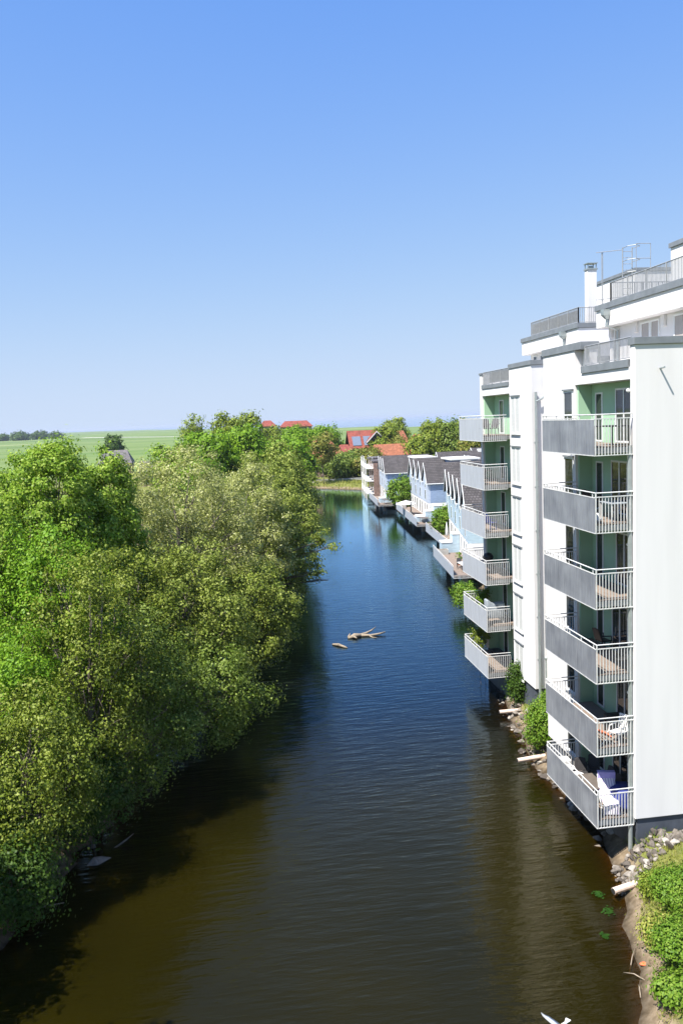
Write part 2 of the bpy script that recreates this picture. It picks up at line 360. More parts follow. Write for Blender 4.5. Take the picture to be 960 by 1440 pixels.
def water_mat(name, sea=False):
    m, nt, p = nodes(name); nt.nodes.remove(p)
    out = nt.nodes["Material Output"]
    mur = N(nt, "ShaderNodeBsdfDiffuse")
    bp = N(nt, "ShaderNodeBump"); bp.inputs["Strength"].default_value = 1.0
    h1 = noise(nt, objco(nt, (0.55, 2.2, 1)), 1.0, 3, 0.5); h2 = noise(nt, objco(nt, (1.5, 6.5, 1)), 1.0, 3, 0.55)
    big = noise(nt, objco(nt, (.06, .03, 1)), 1.0, 2)
    amp = N(nt, "ShaderNodeMapRange"); amp.inputs[1].default_value = 0.35; amp.inputs[2].default_value = 0.65; amp.inputs[3].default_value = 0.5; amp.inputs[4].default_value = 1.25
    nt.links.new(big, amp.inputs[0])
    ad = N(nt, "ShaderNodeMath", operation='MULTIPLY_ADD'); ad.inputs[1].default_value = 0.35
    nt.links.new(h2, ad.inputs[0]); nt.links.new(h1, ad.inputs[2])
    hm = N(nt, "ShaderNodeMath", operation='MULTIPLY'); nt.links.new(ad.outputs[0], hm.inputs[0]); nt.links.new(amp.outputs[0], hm.inputs[1])
    nt.links.new(hm.outputs[0], bp.inputs["Height"]); bp.inputs["Distance"].default_value = 0.045 if not sea else 0.3
    gl = N(nt, "ShaderNodeBsdfGlossy"); gl.inputs["Color"].default_value = (0.50, 0.78, 1.0, 1) if not sea else (1, 1, 1, 1); gl.inputs["Roughness"].default_value = 0.03 if not sea else 0.15
    nt.links.new(bp.outputs[0], gl.inputs["Normal"])
    fr = N(nt, "ShaderNodeFresnel"); fr.inputs["IOR"].default_value = 1.333; nt.links.new(bp.outputs[0], fr.inputs["Normal"])
    pw = N(nt, "ShaderNodeMath", operation='POWER'); pw.inputs[1].default_value = 1.3; nt.links.new(fr.outputs[0], pw.inputs[0])
    fm = N(nt, "ShaderNodeMath", operation='MULTIPLY', use_clamp=True); fm.inputs[1].default_value = 2.4; nt.links.new(pw.outputs[0], fm.inputs[0])
    if sea:
        mur.inputs[0].default_value = (0.12, 0.15, 0.17, 1); body = mur.outputs[0]
    else:
        mm_ = N(nt, "ShaderNodeMix", data_type='RGBA'); g_ = N(nt, "ShaderNodeNewGeometry"); sy = N(nt, "ShaderNodeSeparateXYZ"); nt.links.new(g_.outputs["Position"], sy.inputs[0])
        fy = N(nt, "ShaderNodeMapRange", interpolation_type='SMOOTHSTEP'); fy.inputs[1].default_value = 30; fy.inputs[2].default_value = 52; nt.links.new(sy.outputs["Y"], fy.inputs[0]); nt.links.new(fy.outputs[0], mm_.inputs["Factor"])   # body colour: silty shallows near, deep clear water beyond
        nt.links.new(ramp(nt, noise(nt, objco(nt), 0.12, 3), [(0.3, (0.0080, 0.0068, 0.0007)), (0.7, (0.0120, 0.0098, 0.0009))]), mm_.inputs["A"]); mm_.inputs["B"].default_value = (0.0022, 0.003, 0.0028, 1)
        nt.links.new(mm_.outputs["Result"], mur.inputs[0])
        mg = N(nt, "ShaderNodeMix", data_type='RGBA'); nt.links.new(fy.outputs[0], mg.inputs["Factor"]); mg.inputs["A"].default_value = (1.0, 0.92, 0.72, 1); mg.inputs["B"].default_value = (0.52, 0.80, 1.0, 1); nt.links.new(mg.outputs["Result"], gl.inputs["Color"])  # reflection colour painted in by distance: warm near, sky blue farther out
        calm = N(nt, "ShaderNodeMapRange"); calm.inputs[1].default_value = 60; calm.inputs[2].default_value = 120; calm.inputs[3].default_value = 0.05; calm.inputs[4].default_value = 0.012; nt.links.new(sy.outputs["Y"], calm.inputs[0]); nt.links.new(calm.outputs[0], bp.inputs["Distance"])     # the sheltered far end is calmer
        at = N(nt, "ShaderNodeAttribute", attribute_name="clarity"); tr = N(nt, "ShaderNodeBsdfTransparent"); tr.inputs[0].default_value = (0.55, 0.38, 0.14, 1)
        mb = N(nt, "ShaderNodeMixShader"); nt.links.new(at.outputs["Fac"], mb.inputs[0]); nt.links.new(mur.outputs[0], mb.inputs[1]); nt.links.new(tr.outputs[0], mb.inputs[2]); body = mb.outputs[0]
    mx = N(nt, "ShaderNodeMixShader"); nt.links.new(fm.outputs[0], mx.inputs[0]); nt.links.new(body, mx.inputs[1]); nt.links.new(gl.outputs[0], mx.inputs[2])
    nt.links.new(mx.outputs[0], out.inputs[0]); return m
wx = np.arange(-24, 44, 0.5); wy = np.concatenate([np.arange(-30, 10, 2), np.arange(10, 60, .5), np.arange(60, 224, 1.5)])
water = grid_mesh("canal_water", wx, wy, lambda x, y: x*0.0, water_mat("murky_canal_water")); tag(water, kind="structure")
WX, WY = np.meshgrid(wx, wy); dep = np.maximum(0.0, -terrain_h(WX, WY))
att = water.data.attributes.new("clarity", 'FLOAT', 'POINT')          # how far one sees to the bed: falls with water depth
att.data.foreach_set("value", np.exp(-dep*3.2).astype(np.float32).ravel())
sea = MB()._add([(-12000, 1000, 0), (12000, 1000, 0), (12000, 14000, 0), (-12000, 14000, 0)], [(0, 1, 2, 3)]).build("sea_water", water_mat("sea_water_surface", True)); tag(sea, kind="structure")
road = MB()._add([(-290, 1700, 1.45), (-280, 1725, 1.45), (-70, 1265, 1.45), (-75, 1245, 1.45)], [(3, 2, 1, 0)]).build("field_track", mat("pale_track", (0.5, 0.48, 0.42), 0.9)); tag(road, kind="structure")

hz = MB().box(-12500, 12500, -300, 14500, -4, 27).build("haze", bpy.data.materials.new("pale_sea_haze")); tag(hz, kind="stuff")
hm_ = hz.data.materials[0]; hm_.use_nodes = True; hn = hm_.node_tree; hn.nodes.remove(hn.nodes["Principled BSDF"])
pv = hn.nodes.new("ShaderNodeVolumePrincipled"); pv.inputs["Color"].default_value = (0.78, 0.85, 1.0, 1); pv.inputs["Density"].default_value = 0.00008; pv.inputs["Anisotropy"].default_value = 0.2
hn.links.new(pv.outputs[0], hn.nodes["Material Output"].inputs["Volume"])

# ------------------------------------------------------------------ apartment building
apt = thing("apartment_building", "tall white rendered apartment building with stacked grey metal balconies over the water", "apartment building", (18, 36, 0.6))
FL = 2.85
BX, AX = 14.65, 16.2                     # façade planes of the near and the far wing
r = MT['render']
# near wing
w = MB()
w.box(BX, 27, 28.40, 28.75, 1.9, 19.82)                  # end wall facing the viewer
w.box(BX+.0, 15.35, 33.62, 37.1, 1.9, 20.05)             # bay
w.box(15.35, 27, 33.62, 37.1, 1.9, 18.95)
w.box(BX+.003, 15.35, 28.75, 33.62, 18.6, 19.05)         # lintel band over the niche
w.box(15.353, 27, 28.75, 33.62, 18.602, 18.95)           # terrace deck
w.box(15.0, 15.35, 32.95, 33.617, 19.05, 20.05)
w.build("wall", r, apt, bevel=0.02)
w = MB(); w.box(15.35, 15.6, 28.752, 33.618, 1.2, 18.6); w.box(BX+.12, 15.348, 33.50, 33.617, 1.9, 18.598)
nb = w.build("niche_wall", MT['green'], apt); nb["label"] = "pale green back wall of the near balcony niche"
# far wing
w = MB()
w.box(AX, 27, 42.8, 46.25, 2.2, 20.05)
w.box(AX+.003, 17, 46.25, 51.4, 18.65, 19.1)
w.box(AX, 27, 51.4, 51.8, 2.2, 20.0)
w.box(17.003, 27, 46.253, 51.397, 18.652, 19.0)
w.box(19.0, 27, 37.103, 42.797, 1.2, 19.5)
w.build("wall", r, apt, bevel=0.02)
w = MB(); w.box(16.95, 17.2, 46.253, 51.397, 1.2, 18.65); w.box(AX+.12, 16.948, 51.28, 51.397, 2.2, 18.648)
nb = w.build("niche_wall", MT['green'], apt); nb["label"] = "pale green back wall of the far balcony niche"
# plinth
w = MB(); w.box(BX+.12, 26.9, 28.48, 37.02, -0.6, 1.897); w.box(AX+.12, 26.9, 42.9, 51.7, -0.6, 2.197)
w.build("plinth", MT['plinth'], apt)
# copings
w = MB()
w.box(BX-.05, 27, 28.34, 28.83, 19.82, 20.08)
w.box(BX-.05, 15.42, 32.9, 37.16, 20.05, 20.36)
w.box(15.42, 27, 36.8, 37.16, 19.7, 20.0)
w.box(BX-.06, 14.98, 28.84, 32.895, 19.05, 19.34)
w.box(AX-.05, 27, 42.74, 46.3, 20.05, 20.30)
w.box(AX-.05, 16.5, 46.3, 51.35, 19.1, 19.35)
w.box(AX-.05, 16.6, 51.36, 51.86, 20.0, 20.12)
w.build("coping", MT['coping'], apt, bevel=0.01)
# penthouses
w = MB(); w.box(17.0, 27, 28.95, 36.57, 21.2, 21.98); w.box(17.5, 27, 29.2, 36.3, 18.95, 21.2); w.build("penthouse_wall", r, apt, bevel=0.02)
w = MB(); w.box(18.5, 27, 41.95, 50.3, 21.05, 21.83); w.box(18.95, 27, 42.2, 50.0, 18.95, 21.05); w.build("penthouse_wall", r, apt, bevel=0.02)
w = MB(); w.box(19.0, 23, 29.2, 33.7, 22.2, 24.2); w.build("stair_tower", r, apt, bevel=0.02)
w = MB(); w.box(22.0, 27, 42.6, 47.3, 21.8, 24.78); w.build("stair_tower", r, apt, bevel=0.02)
for bx in ((16.93, 27.05, 28.9, 36.63, 21.98, 22.23), (18.43, 27.05, 41.9, 50.36, 21.83, 22.08), (18.93, 23.06, 29.1, 33.76, 24.2, 24.4), (21.93, 27.06, 42.54, 47.36, 24.78, 24.96)):
    w = MB(); w.box(*bx); w.build("coping", MT['coping'], apt, bevel=0.01)

# chimney
CX0, CX1, CY0, CY1 = 19.42, 19.92, 42.75, 43.15
w = MB(); w.box(CX0, CX1, CY0, CY1, 22.0, 24.92); ch = w.build("chimney", r, apt, bevel=.01)
w = MB(); w.box(CX0-.04, CX1+.04, CY0-.04, CY1+.04, 24.92, 25.0)
for a in (CX0+.02, CX1-.02):
    for b in (CY0+.02, CY1-.02): w.box(a-.02, a+.02, b-.02, b+.02, 25.0, 25.24)
w.box(CX0-.05, CX1+.05, CY0-.05, CY1+.05, 25.24, 25.28); w.box(CX0+.15, CX1-.15, CY0+.1, CY1-.1, 25.0, 25.14); w.build("chimney_cap", MT['pipe'], ch)

# windows ---------------------------------------------------------
def window(x, y0, y1, z0, z1, parent, split=1, name="window", glass='glass', proud=0.03, fw_=0.07, bars=0):
    """a window or door in a wall whose face is the plane x (facing -x)"""
    f = MB()
    xf, xb = x-proud, x+.03
    f.box(xf, xb, y0, y0+fw_, z0, z1); f.box(xf, xb, y1-fw_, y1, z0, z1)
    f.box(xf, xb, y0+fw_, y1-fw_, z0, z0+fw_); f.box(xf, xb, y0+fw_, y1-fw_, z1-fw_, z1)
    for i in range(1, split):
        c = y0+(y1-y0)*i/split; f.box(xf, xb, c-fw_*.6, c+fw_*.6, z0+fw_, z1-fw_)
    for i in range(bars):
        c = z0+(z1-z0)*(i+1)/(bars+1); f.box(xf+.004, xb-.004, y0+fw_, y1-fw_, c-.02, c+.02)
    o = f.build(name, MT['pvc'], parent)
    g = MB(); g.box(x-.008, x+.015, y0+fw_*.9, y1-fw_*.9, z0+fw_*.9, z1-fw_*.9); g.build("pane", MT[glass], o)
    return o
random.seed(5)
for k in range(6):
    fz = 15.9 - FL*k + .30           # floor level of the near wing's storey k
    d = window(15.345, 29.9 if k % 2 == 0 else 30.3, 31.3 if k % 2 == 0 else 31.7, fz+.02, fz+2.15, apt, 2, "balcony_door")
    d = window(15.345, 32.45, 33.1, fz+.02, fz+2.05, apt, 1, "balcony_window")
    d = window(15.345, 28.95, 29.45, fz+.02, fz+2.05, apt, 1, "balcony_window")
    # narrow window beside the niche with its steel sill and shutter box
    d = window(14.645, 33.78, 34.75, fz+.25, fz+2.2, apt, 1)
    s = MB(); s.box(14.55, 14.645, 33.7, 34.83, fz+.19, fz+.25); s.build("sill", MT['steel'], d)
    s = MB(); s.box(14.56, 14.645, 33.72, 34.8, fz+2.2, fz+2.27); s.build("shutter_rail", MT['coping'], d)
    l = MB(); l.lathe((14.60, 28.80, fz+2.0), [(.02, -.07), (.06, -.05), (.08, 0), (.06, .05), (.02, .07)], 10); l.build("wall_lamp", MT['white'], apt, True)
    fa = 15.96 - FL*k + .30
    window(16.945, 47.0, 48.3, fa+.02, fa+2.15, apt, 2, "balcony_door")
    window(16.945, 49.4, 50.2, fa+.02, fa+2.1, apt, 1, "balcony_window")
    d = window(AX-.005, 44.55, 45.95, fa+.1, fa+2.2, apt, 2, glass='shutter')
    s = MB(); s.box(AX-.1, AX-.005, 44.48, 46.0, fa+.04, fa+.1); s.build("sill", MT['steel'], d)
    s = MB(); s.box(AX-.09, AX-.005, 44.5, 45.98, fa+2.2, fa+2.27); s.build("shutter_rail", MT['coping'], d)
for a, b in ((35.35, 35.75), (32.6, 33.35), (31.85, 32.55), (29.95, 30.75), (29.3, 29.9)):
    window(17.495, a, b, 19.6, 21.1, apt, 1, "penthouse_window", 'curtain')
for a, b in ((48.9, 49.5), (47.7, 48.4), (45.6, 46.5), (44.3, 45.2)):
    window(18.945, a, b, 19.6, 20.95, apt, 1, "penthouse_window")
for y in (33.75, 31.45, 36.0):
    b = MB(); b.box(17.38, 17.495, y-.12, y+.12, 20.75, 21.199); b.build("bracket", r, apt)

# balconies -------------------------------------------------------
def railing_bars(mb, p0, p1, z0, z1, step=.115, r_=.012):
    p0 = Vector(p0); p1 = Vector(p1); n = max(2, int((p1-p0).length/step))
    for i in range(n+1):
        c = p0.lerp(p1, i/n); mb.box(c.x-r_, c.x+r_, c.y-r_, c.y+r_, z0, z1)
def corrugated(mb, x, y0, y1, z0, z1, period=.105, depth=.02):
    ys = []; n = max(2, int((y1-y0)/period)); p_ = (y1-y0)/n
    for i in range(n):
        a = y0+i*p_
        ys += [(a, 0), (a+p_*.42, 0), (a+p_*.5, depth), (a+p_*.92, depth)]
    ys.append((y1, 0)); k = len(ys); v = []
    for y, d in ys: v += [(x+d, y, z0), (x+d, y, z1), (x+d+.006, y, z1), (x+d+.006, y, z0)]
    f = []
    for i in range(k-1):
        for j in range(4): f.append((i*4+j, (i+1)*4+j, (i+1)*4+(j+1) % 4, i*4+(j+1) % 4))
    f += [(0, 1, 2, 3), ((k-1)*4+3, (k-1)*4+2, (k-1)*4+1, (k-1)*4)]
    mb._add(v, [t_[::-1] for t_ in f])
def balcony(x0, x1, y0, y1, zb, parent, pm='panel'):
    """x0 outer edge, x1 façade, y0 near end, y1 far end, zb underside"""
    s = MB(); s.box(x0+.05, x1+.6, y0+.05, y1-.05, zb+.05, zb+.26)
    o = s.build("balcony", MT['slab'], parent)
    f = MB(); f.box(x0+.06, x1+.6, y0+.06, y1-.06, zb+.265, zb+.30); f.build("floor", MT['deck'], o)
    q = MB(); n = 3; L = (y1-y0)/n
    for i in range(n): corrugated(q, x0, y0+i*L+.008, y0+(i+1)*L-.008, zb, zb+1.28)
    q.build("front_panel", MT[pm], o)
    b = MB()
    for y in (y0, y1):
        railing_bars(b, (x0+.05, y, 0), (x1, y, 0), zb, zb+1.30)
        b.box(x0, x1, y-.018, y+.018, zb+1.30, zb+1.335); b.box(x0, x1, y-.02, y+.02, zb-.03, zb)
        b.box(x0+.02, x0+.06, y-.02, y+.02, zb+.001, zb+1.45)
    b.box(x0+.001, x0+.035, y0+.02, y1-.02, zb+1.281, zb+1.31); b.box(x0-.002, x0+.04, y0+.02, y1-.02, zb-.03, zb-.001)
    for i in range(5):
        c = y0+.3+(y1-y0-.6)*i/4; b.box(x0+.04, x0+.07, c-.015, c+.015, zb+.3, zb+1.45)
    b.build("railing", MT['steel'], o)
    h = MB(); zt = zb+1.47
    h.tube([(x1, y0, zt), (x0+.04, y0, zt)], .024, 8); h.tube([(x0+.04, y0-.02, zt), (x0+.04, y1+.02, zt)], .024, 8); h.tube([(x0+.04, y1, zt), (x1, y1, zt)], .024, 8)
    h.build("handrail", MT['steel'], o); return o
b0 = balcony(13.16, BX, 28.53, 33.53, 15.9, apt); a0 = balcony(14.75, AX, 46.83, 51.7, 15.96, apt, 'panelpale')  # far stack's paler panel colour stands in for its brighter grazing reflection
for k in range(1, 6):
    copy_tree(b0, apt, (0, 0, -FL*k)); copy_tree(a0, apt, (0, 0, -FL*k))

# terrace railings on the roofs
def terrace_rail(pts, z0, h, parent, label, panel=False):
    b = MB()
    for p, q in zip(pts[:-1], pts[1:]):
        railing_bars(b, p, q, z0+.06, z0+h-.02, .10, .011)
        d = (Vector(q)-Vector(p)); n = max(1, int(d.length/1.3))
        for i in range(n+1):
            c = Vector(p)+d*i/n; b.box(c.x-.025, c.x+.025, c.y-.025, c.y+.025, z0, z0+h)
        b.tube([(p[0], p[1], z0+h), (q[0], q[1], z0+h)], .025, 6); b.tube([(p[0], p[1], z0+.06), (q[0], q[1], z0+.06)], .018, 6)
    o = b.build("terrace_railing", MT['railgrey'], parent); o["label"] = label
    return o
terrace_rail([(14.78, 28.9, 0), (14.78, 32.85, 0)], 19.34, .8, apt, "steel bar railing of the terrace above the near balcony niche")
terrace_rail([(17.12, 29.1, 0), (17.12, 35.35, 0), (23, 35.35, 0)], 22.23, .85, apt, "steel bar railing round the near penthouse roof")
o = terrace_rail([(23, 42.15, 0), (18.62, 42.15, 0), (18.62, 48.95, 0)], 22.08, .82, apt, "steel railing with grey panels on the far penthouse roof")
q = MB(); q.box(18.66, 18.68, 42.3, 48.9, 22.2, 22.78); q.build("panel", MT['panel'], o)
o = terrace_rail([(16.3, 46.35, 0), (16.3, 51.3, 0)], 19.35, .78, apt, "steel railing with grey panels on the far terrace")
q = MB(); q.box(16.34, 16.36, 46.4, 50.2, 19.42, 20.05); q.build("panel", MT['panel'], o)

# rainwater hoppers, downpipes, overflow spout, roof ladder
def hopper(x, y, z, parent, s=1.0):
    b = MB()
    def ring(h, hw, dx): return [(x-dx-hw, y-hw, z+h), (x-dx+hw, y-hw, z+h), (x-dx+hw, y+hw, z+h), (x-dx-hw, y+hw, z+h)]
    v = ring(-.30*s, .06*s, .1)+ring(-.12*s, .15*s, .16)+ring(.12*s, .16*s, .16)
    b._add(v, [(3, 2, 1, 0), (0, 1, 5, 4), (1, 2, 6, 5), (2, 3, 7, 6), (3, 0, 4, 7), (4, 5, 9, 8), (5, 6, 10, 9), (6, 7, 11, 10), (7, 4, 8, 11), (8, 9, 10, 11)])
    return b
b = hopper(17.0, 35.3, 21.8, apt); b.tube([(16.9, 35.3, 21.6), (16.9, 35.3, 21.2), (17.4, 35.3, 21.0), (17.4, 35.3, 19.0)], .05, 8); b.build("rain_hopper", MT['pipe'], apt)
b = hopper(18.5, 43.6, 21.7, apt); b.tube([(18.4, 43.6, 21.5), (18.4, 43.6, 21.1), (18.85, 43.6, 20.9), (18.85, 43.6, 19.3)], .05, 8); b.build("rain_hopper", MT['pipe'], apt)
b = hopper(17.25, 42.79, 19.05, apt); b.tube([(17.15, 42.62, 18.9), (17.1, 42.62, 18.6), (16.75, 42.62, 18.25), (16.42, 42.62, 18.1)], .05, 8); b.build("rain_hopper", MT['pipe'], apt)
b = MB(); b.tube([(16.42, 42.68, 18.6), (16.42, 42.68, 0.3)], .07, 10)
for z in np.arange(1.5, 18, 2.4): b.box(16.33, 16.51, 42.66, 42.80, z, z+.05)
b.build("downpipe", MT['pipe'], apt)
b = MB(); b.tube([(16.75, 42.6, 3.9), (16.75, 42.6, 0.6)], .05, 8); b.lathe((16.75, 42.6, 3.9), [(.05, 0), (.09, .05), (.09, .14), (.03, .2)], 8); b.build("vent_pipe", MT['pipe'], apt)
b = MB(); b.tube([(14.56, 28.62, 16.2), (14.56, 28.62, 0.2)], .085, 10)
for z in np.arange(1.6, 16, 2.85): b.box(14.46, 14.66, 28.6, 28.72, z, z+.05)
b.build("downpipe", MT['pipe'], apt)
b = MB(); b.tube([(15.62, 28.41, 18.95), (15.62, 28.08, 18.97)], .035, 8); b.build("overflow_spout", MT['pipe'], apt)
b = MB()
for x in (20.0, 20.5): b.tube([(x, 40.0, 22.2), (x, 40.0, 25.5)], .025, 6)
for z in np.arange(22.6, 25.5, .3): b.tube([(20.0, 40.0, z), (20.5, 40.0, z)], .014, 5)
for z in (24.2, 24.8, 25.45):
    b.tube([(20.0, 40.0, z), (19.95, 39.4, z), (20.25, 39.1, z), (20.6, 39.4, z), (20.5, 40.0, z)], .018, 5)
for x in (19.0, 19.05): b.tube([(x, 40.2, 22.2), (x, 40.2, 25.3)], .018, 5)
for z in (23.0, 25.3): b.tube([(18.7, 40.2, z), (20.0, 40.1, z+.1)], .018, 5)
for x in (21.0, 20.25): b.tube([(x, 39.1, 24.2), (x, 39.1, 25.5)], .016, 5)
b.tube([(20.25, 39.1, 25.5), (21.0, 39.1, 25.5)], .018, 5); b.tube([(20.25, 39.1, 24.8), (21.0, 39.1, 24.8)], .018, 5)
b.build("roof_ladder", MT['railgrey'], apt)

# ------------------------------------------------------------------ things on the balconies
def rot(c, a): return Matrix.Translation(Vector(c)) @ Matrix.Rotation(a, 4, 'Z')
def chair(c, a, m, label, name="garden_chair", arms=True, slats=False):
    t = thing(name, label, "chair", c); R = rot(c, a)
    s = MB(R); s.box(-.24, .24, -.22, .24, .40, .45); s.build("seat", m, t, bevel=.015)
    s = MB(R)
    if slats:
        for i in range(5): s.poly_prism([(-.22+i*.1, -.22, .46), (-.16+i*.1, -.22, .46), (-.16+i*.1, -.36, .98), (-.22+i*.1, -.36, .98)], (0, -.025, 0))
        s.poly_prism([(-.25, -.35, .96), (.25, -.35, .96), (.25, -.37, 1.03), (-.25, -.37, 1.03)], (0, -.03, 0))
    else: s.poly_prism([(-.25, -.20, .46), (.25, -.20, .46), (.22, -.34, .95), (.0, -.36, 1.0), (-.22, -.34, .95)], (0, -.04, 0))
    s.build("backrest", m, t, bevel=.01)
    for x in (-.21, .21):
        for y in (-.19, .21):
            l = MB(R); l.tube([(x, y, .40), (x*1.12, y*1.15, 0)], .022, 6); l.build("leg", m, t)
    if arms:
        for x in (-.27, .27):
            l = MB(R); l.tube([(x, .22, .42), (x, .2, .64), (x, -.24, .68)], .025, 6); l.build("armrest", m, t)
    return t
def table(c, a, sx, sy, h, m, label, top=None, name="balcony_table"):
    t = thing(name, label, "table", c); R = rot(c, a)
    s = MB(R); s.box(-sx/2, sx/2, -sy/2, sy/2, h-.04, h); s.build("tabletop", top or m, t, bevel=.008)
    for x in (-1, 1):
        for y in (-1, 1):
            l = MB(R); l.box(x*(sx/2-.05)-.025, x*(sx/2-.05)+.025, y*(sy/2-.05)-.025, y*(sy/2-.05)+.025, 0, h-.041); l.build("leg", m, t)
    return t
def fB(k): return 15.9-FL*k+.30
def fA(k): return 15.96-FL*k+.30
# near stack, from the top down
table((14.3, 29.5, fB(0)), 0, .8, 1.5, .74, MT['dark'], "black framed table on the topmost near balcony", MT['dark'])
chair((13.75, 30.9, fB(0)), 2.2, MT['tabletop'], "low brown chair on the topmost near balcony beside the black table", "lounge_chair")
chair((14.6, 31.9, fB(1)), -1.2, MT['dark'], "black chair by the door on the second balcony down of the near stack")
table((14.3, 29.35, fB(1)), 0, .7, 1.0, .72, MT['steel'], "slatted grey table behind the bars of the second near balcony down", MT['cover'])
b = MB(); b.lathe((13.6, 29.3, fB(1)), [(.12, 0), (.17, .06), (.16, .14), (.10, .2), (.11, .26), (.06, .34)], 10); b.top("garden_ornament", MT['white'], "small white ornament on the floor of the second near balcony down", "ornament", smooth=True)
chair((14.9, 31.6, fB(3)), -1.4, MT['dark'], "black chair against the green wall on the fourth near balcony down")
chair((14.5, 29.0, fB(3)), 2.4, MT['dark'], "black chair behind the bars on the fourth near balcony down")
chair((14.25, 28.95, fB(4)), 2.0, MT['white'], "white slatted plastic chair behind the bars on the fifth near balcony down", slats=True)
table((14.6, 29.9, fB(4)), 0, .7, .7, .7, MT['dark'], "small dark table behind the white plastic chair")
b = MB(); random.seed(2)
vv = [(13.42+.5*u, 28.75+.35*v, fB(4)+.55-.25*u+.05*math.sin(6*v+4*u)) for u in np.linspace(0, 1, 7) for v in np.linspace(0, 1, 6)]
b._add(vv+[(x, y, z-.03) for x, y, z in vv], [(i*6+j, i*6+j+1, (i+1)*6+j+1, (i+1)*6+j) for i in range(6) for j in range(5)]+[(42+i*6+j, 42+(i+1)*6+j, 42+(i+1)*6+j+1, 42+i*6+j+1) for i in range(6) for j in range(5)])
b.top("cloth", MT['orange'], "crumpled orange cloth over a folded stand on the fifth near balcony down", "cloth", smooth=True)
b = MB(); b.tube([(13.4, 28.75, fB(4)), (13.95, 28.8, fB(4)+.5)], .015, 5); b.tube([(13.4, 29.1, fB(4)), (13.95, 29.05, fB(4)+.5)], .015, 5); b.tube([(13.95, 28.8, fB(4)), (13.42, 28.8, fB(4)+.5)], .015, 5); b.tube([(13.95, 29.05, fB(4)), (13.42, 29.05, fB(4)+.5)], .015, 5)
b.tube([(13.42, 28.75, fB(4)+.5), (13.42, 29.1, fB(4)+.5)], .015, 5); b.top("drying_rack", MT['steel'], "small folding steel stand under the orange cloth", "rack")
# lowest balcony
table((13.95, 30.35, fB(5)), 0, 1.0, 1.4, .72, MT['dark'], "brown topped rectangular table on the lowest near balcony", MT['tabletop'])
for i, (x, y, a, lb) in enumerate([(14.55, 30.9, 1.6, "black armchair on the wall side of the brown table"), (14.0, 31.7, 3.0, "black armchair at the far end of the brown table"),
                              (14.55, 31.9, 2.6, "black armchair in the corner behind the far end of the brown table"), (14.5, 30.15, 1.5, "black armchair nearest the blue cover on the lowest near balcony")]):
    chair((x, y, fB(5)), a, MT['rattan'], lb, "armchair")
for x, y, lb in ((13.5, 31.95, "white round side table farthest along the lowest near balcony panel"), (13.55, 31.2, "white round side table next to the brown table")):
    t = thing("side_table", lb, "side table", (x, y, fB(5)))
    b = MB(); b.lathe((x, y, fB(5)+.62), [(.26, 0), (.28, .015), (.28, .03), (.2, .035)], 18); b.build("tabletop", MT['white'], t)
    b = MB(); b.lathe((x, y, fB(5)), [(.2, 0), (.18, .03), (.03, .06), (.03, .619)], 10); b.build("leg", MT['steel'], t)
b = MB(); x, y, z = 13.4, 32.7, fB(5); b.box(x, x+.55, y, y+.5, z, z+.6); b.top("storage_box", MT['white'], "white storage box in the far corner of the lowest near balcony", "box", bevel=.04)
def draped(x0, x1, y0, y1, z, zt, m, name, label, cat, wob=.05, seed=1, n=14):
    """a cloth or cover over furniture: a closed bulging skin with folds"""
    rnd = np.random.RandomState(seed); b = MB(); vs_ = []; lv = [(1.05, 0), (1.03, .25), (1.0, .5), (.97, .75), (.9, .93), (.6, 1.0)]
    cx, cy, hx, hy = (x0+x1)/2, (y0+y1)/2, (x1-x0)/2, (y1-y0)/2; K = 36; ph = rnd.rand(4)*6
    for s_, t_ in lv:
        for k in range(K):
            w_ = 2*math.pi*k/K; c_, q_ = math.cos(w_), math.sin(w_)
            e = (abs(c_)**4+abs(q_)**4)**-.25
            f_ = 1+wob*(1-t_)*(math.sin(9*w_+ph[0])+.6*math.sin(15*w_+ph[1]))
            vs_.append((cx+hx*c_*e*s_*f_, cy+hy*q_*e*s_*f_, z+(zt-z)*t_+.03*math.sin(3*w_+ph[2])*t_))
    fs = [(i*K+k, i*K+(k+1) % K, (i+1)*K+(k+1) % K, (i+1)*K+k) for i in range(len(lv)-1) for k in range(K)]+[tuple(range((len(lv)-1)*K, len(lv)*K)), tuple(range(K))[::-1]]
    b._add(vs_, fs); return b.top(name, m, label, cat, smooth=True)
draped(14.15, 15.2, 28.95, 30.0, fB(5), fB(5)+.85, MT['blue'], "furniture_cover", "dark blue cover over furniture by the door of the lowest near balcony", "cover", seed=3)
def striped():
    m, nt, p = nodes("striped_lounger_cloth")
    w_ = N(nt, "ShaderNodeTexWave", wave_type='BANDS', bands_direction='X'); w_.inputs["Scale"].default_value = 3.2
    mp = objco(nt); nt.links.new(mp, w_.inputs["Vector"])
    nt.links.new(ramp(nt, w_.outputs["Fac"], [(0.3, (0.75, 0.72, 0.76)), (0.55, (0.6, 0.52, 0.62)), (0.7, (0.70, 0.62, 0.60)), (0.85, (0.42, 0.33, 0.52))]), p.inputs["Base Color"]); p.inputs["Roughness"].default_value = 0.85
    return m
t = thing("lounger", "lounger with a pale striped cushion behind the bars of the lowest near balcony", "lounger", (14.0, 29.1, fB(5)))
R = rot((13.95, 29.1, fB(5)), -.25)
b = MB(R); b.poly_prism([(-.28, -.3, .32), (.32, -.3, .32), (.32, .35, .40), (-.28, .35, .40)], (0, 0, .12)); b.poly_prism([(-.3, .33, .36), (.34, .33, .36), (.34, .75, 1.2), (-.3, .75, 1.2)], (0, .10, .05)); b.poly_prism([(-.28, -.32, .05), (.32, -.32, .05), (.32, -.28, .44), (-.28, -.28, .44)], (0, -.06, 0)); b.build("cushion", striped(), t, bevel=.04)
b = MB(R)
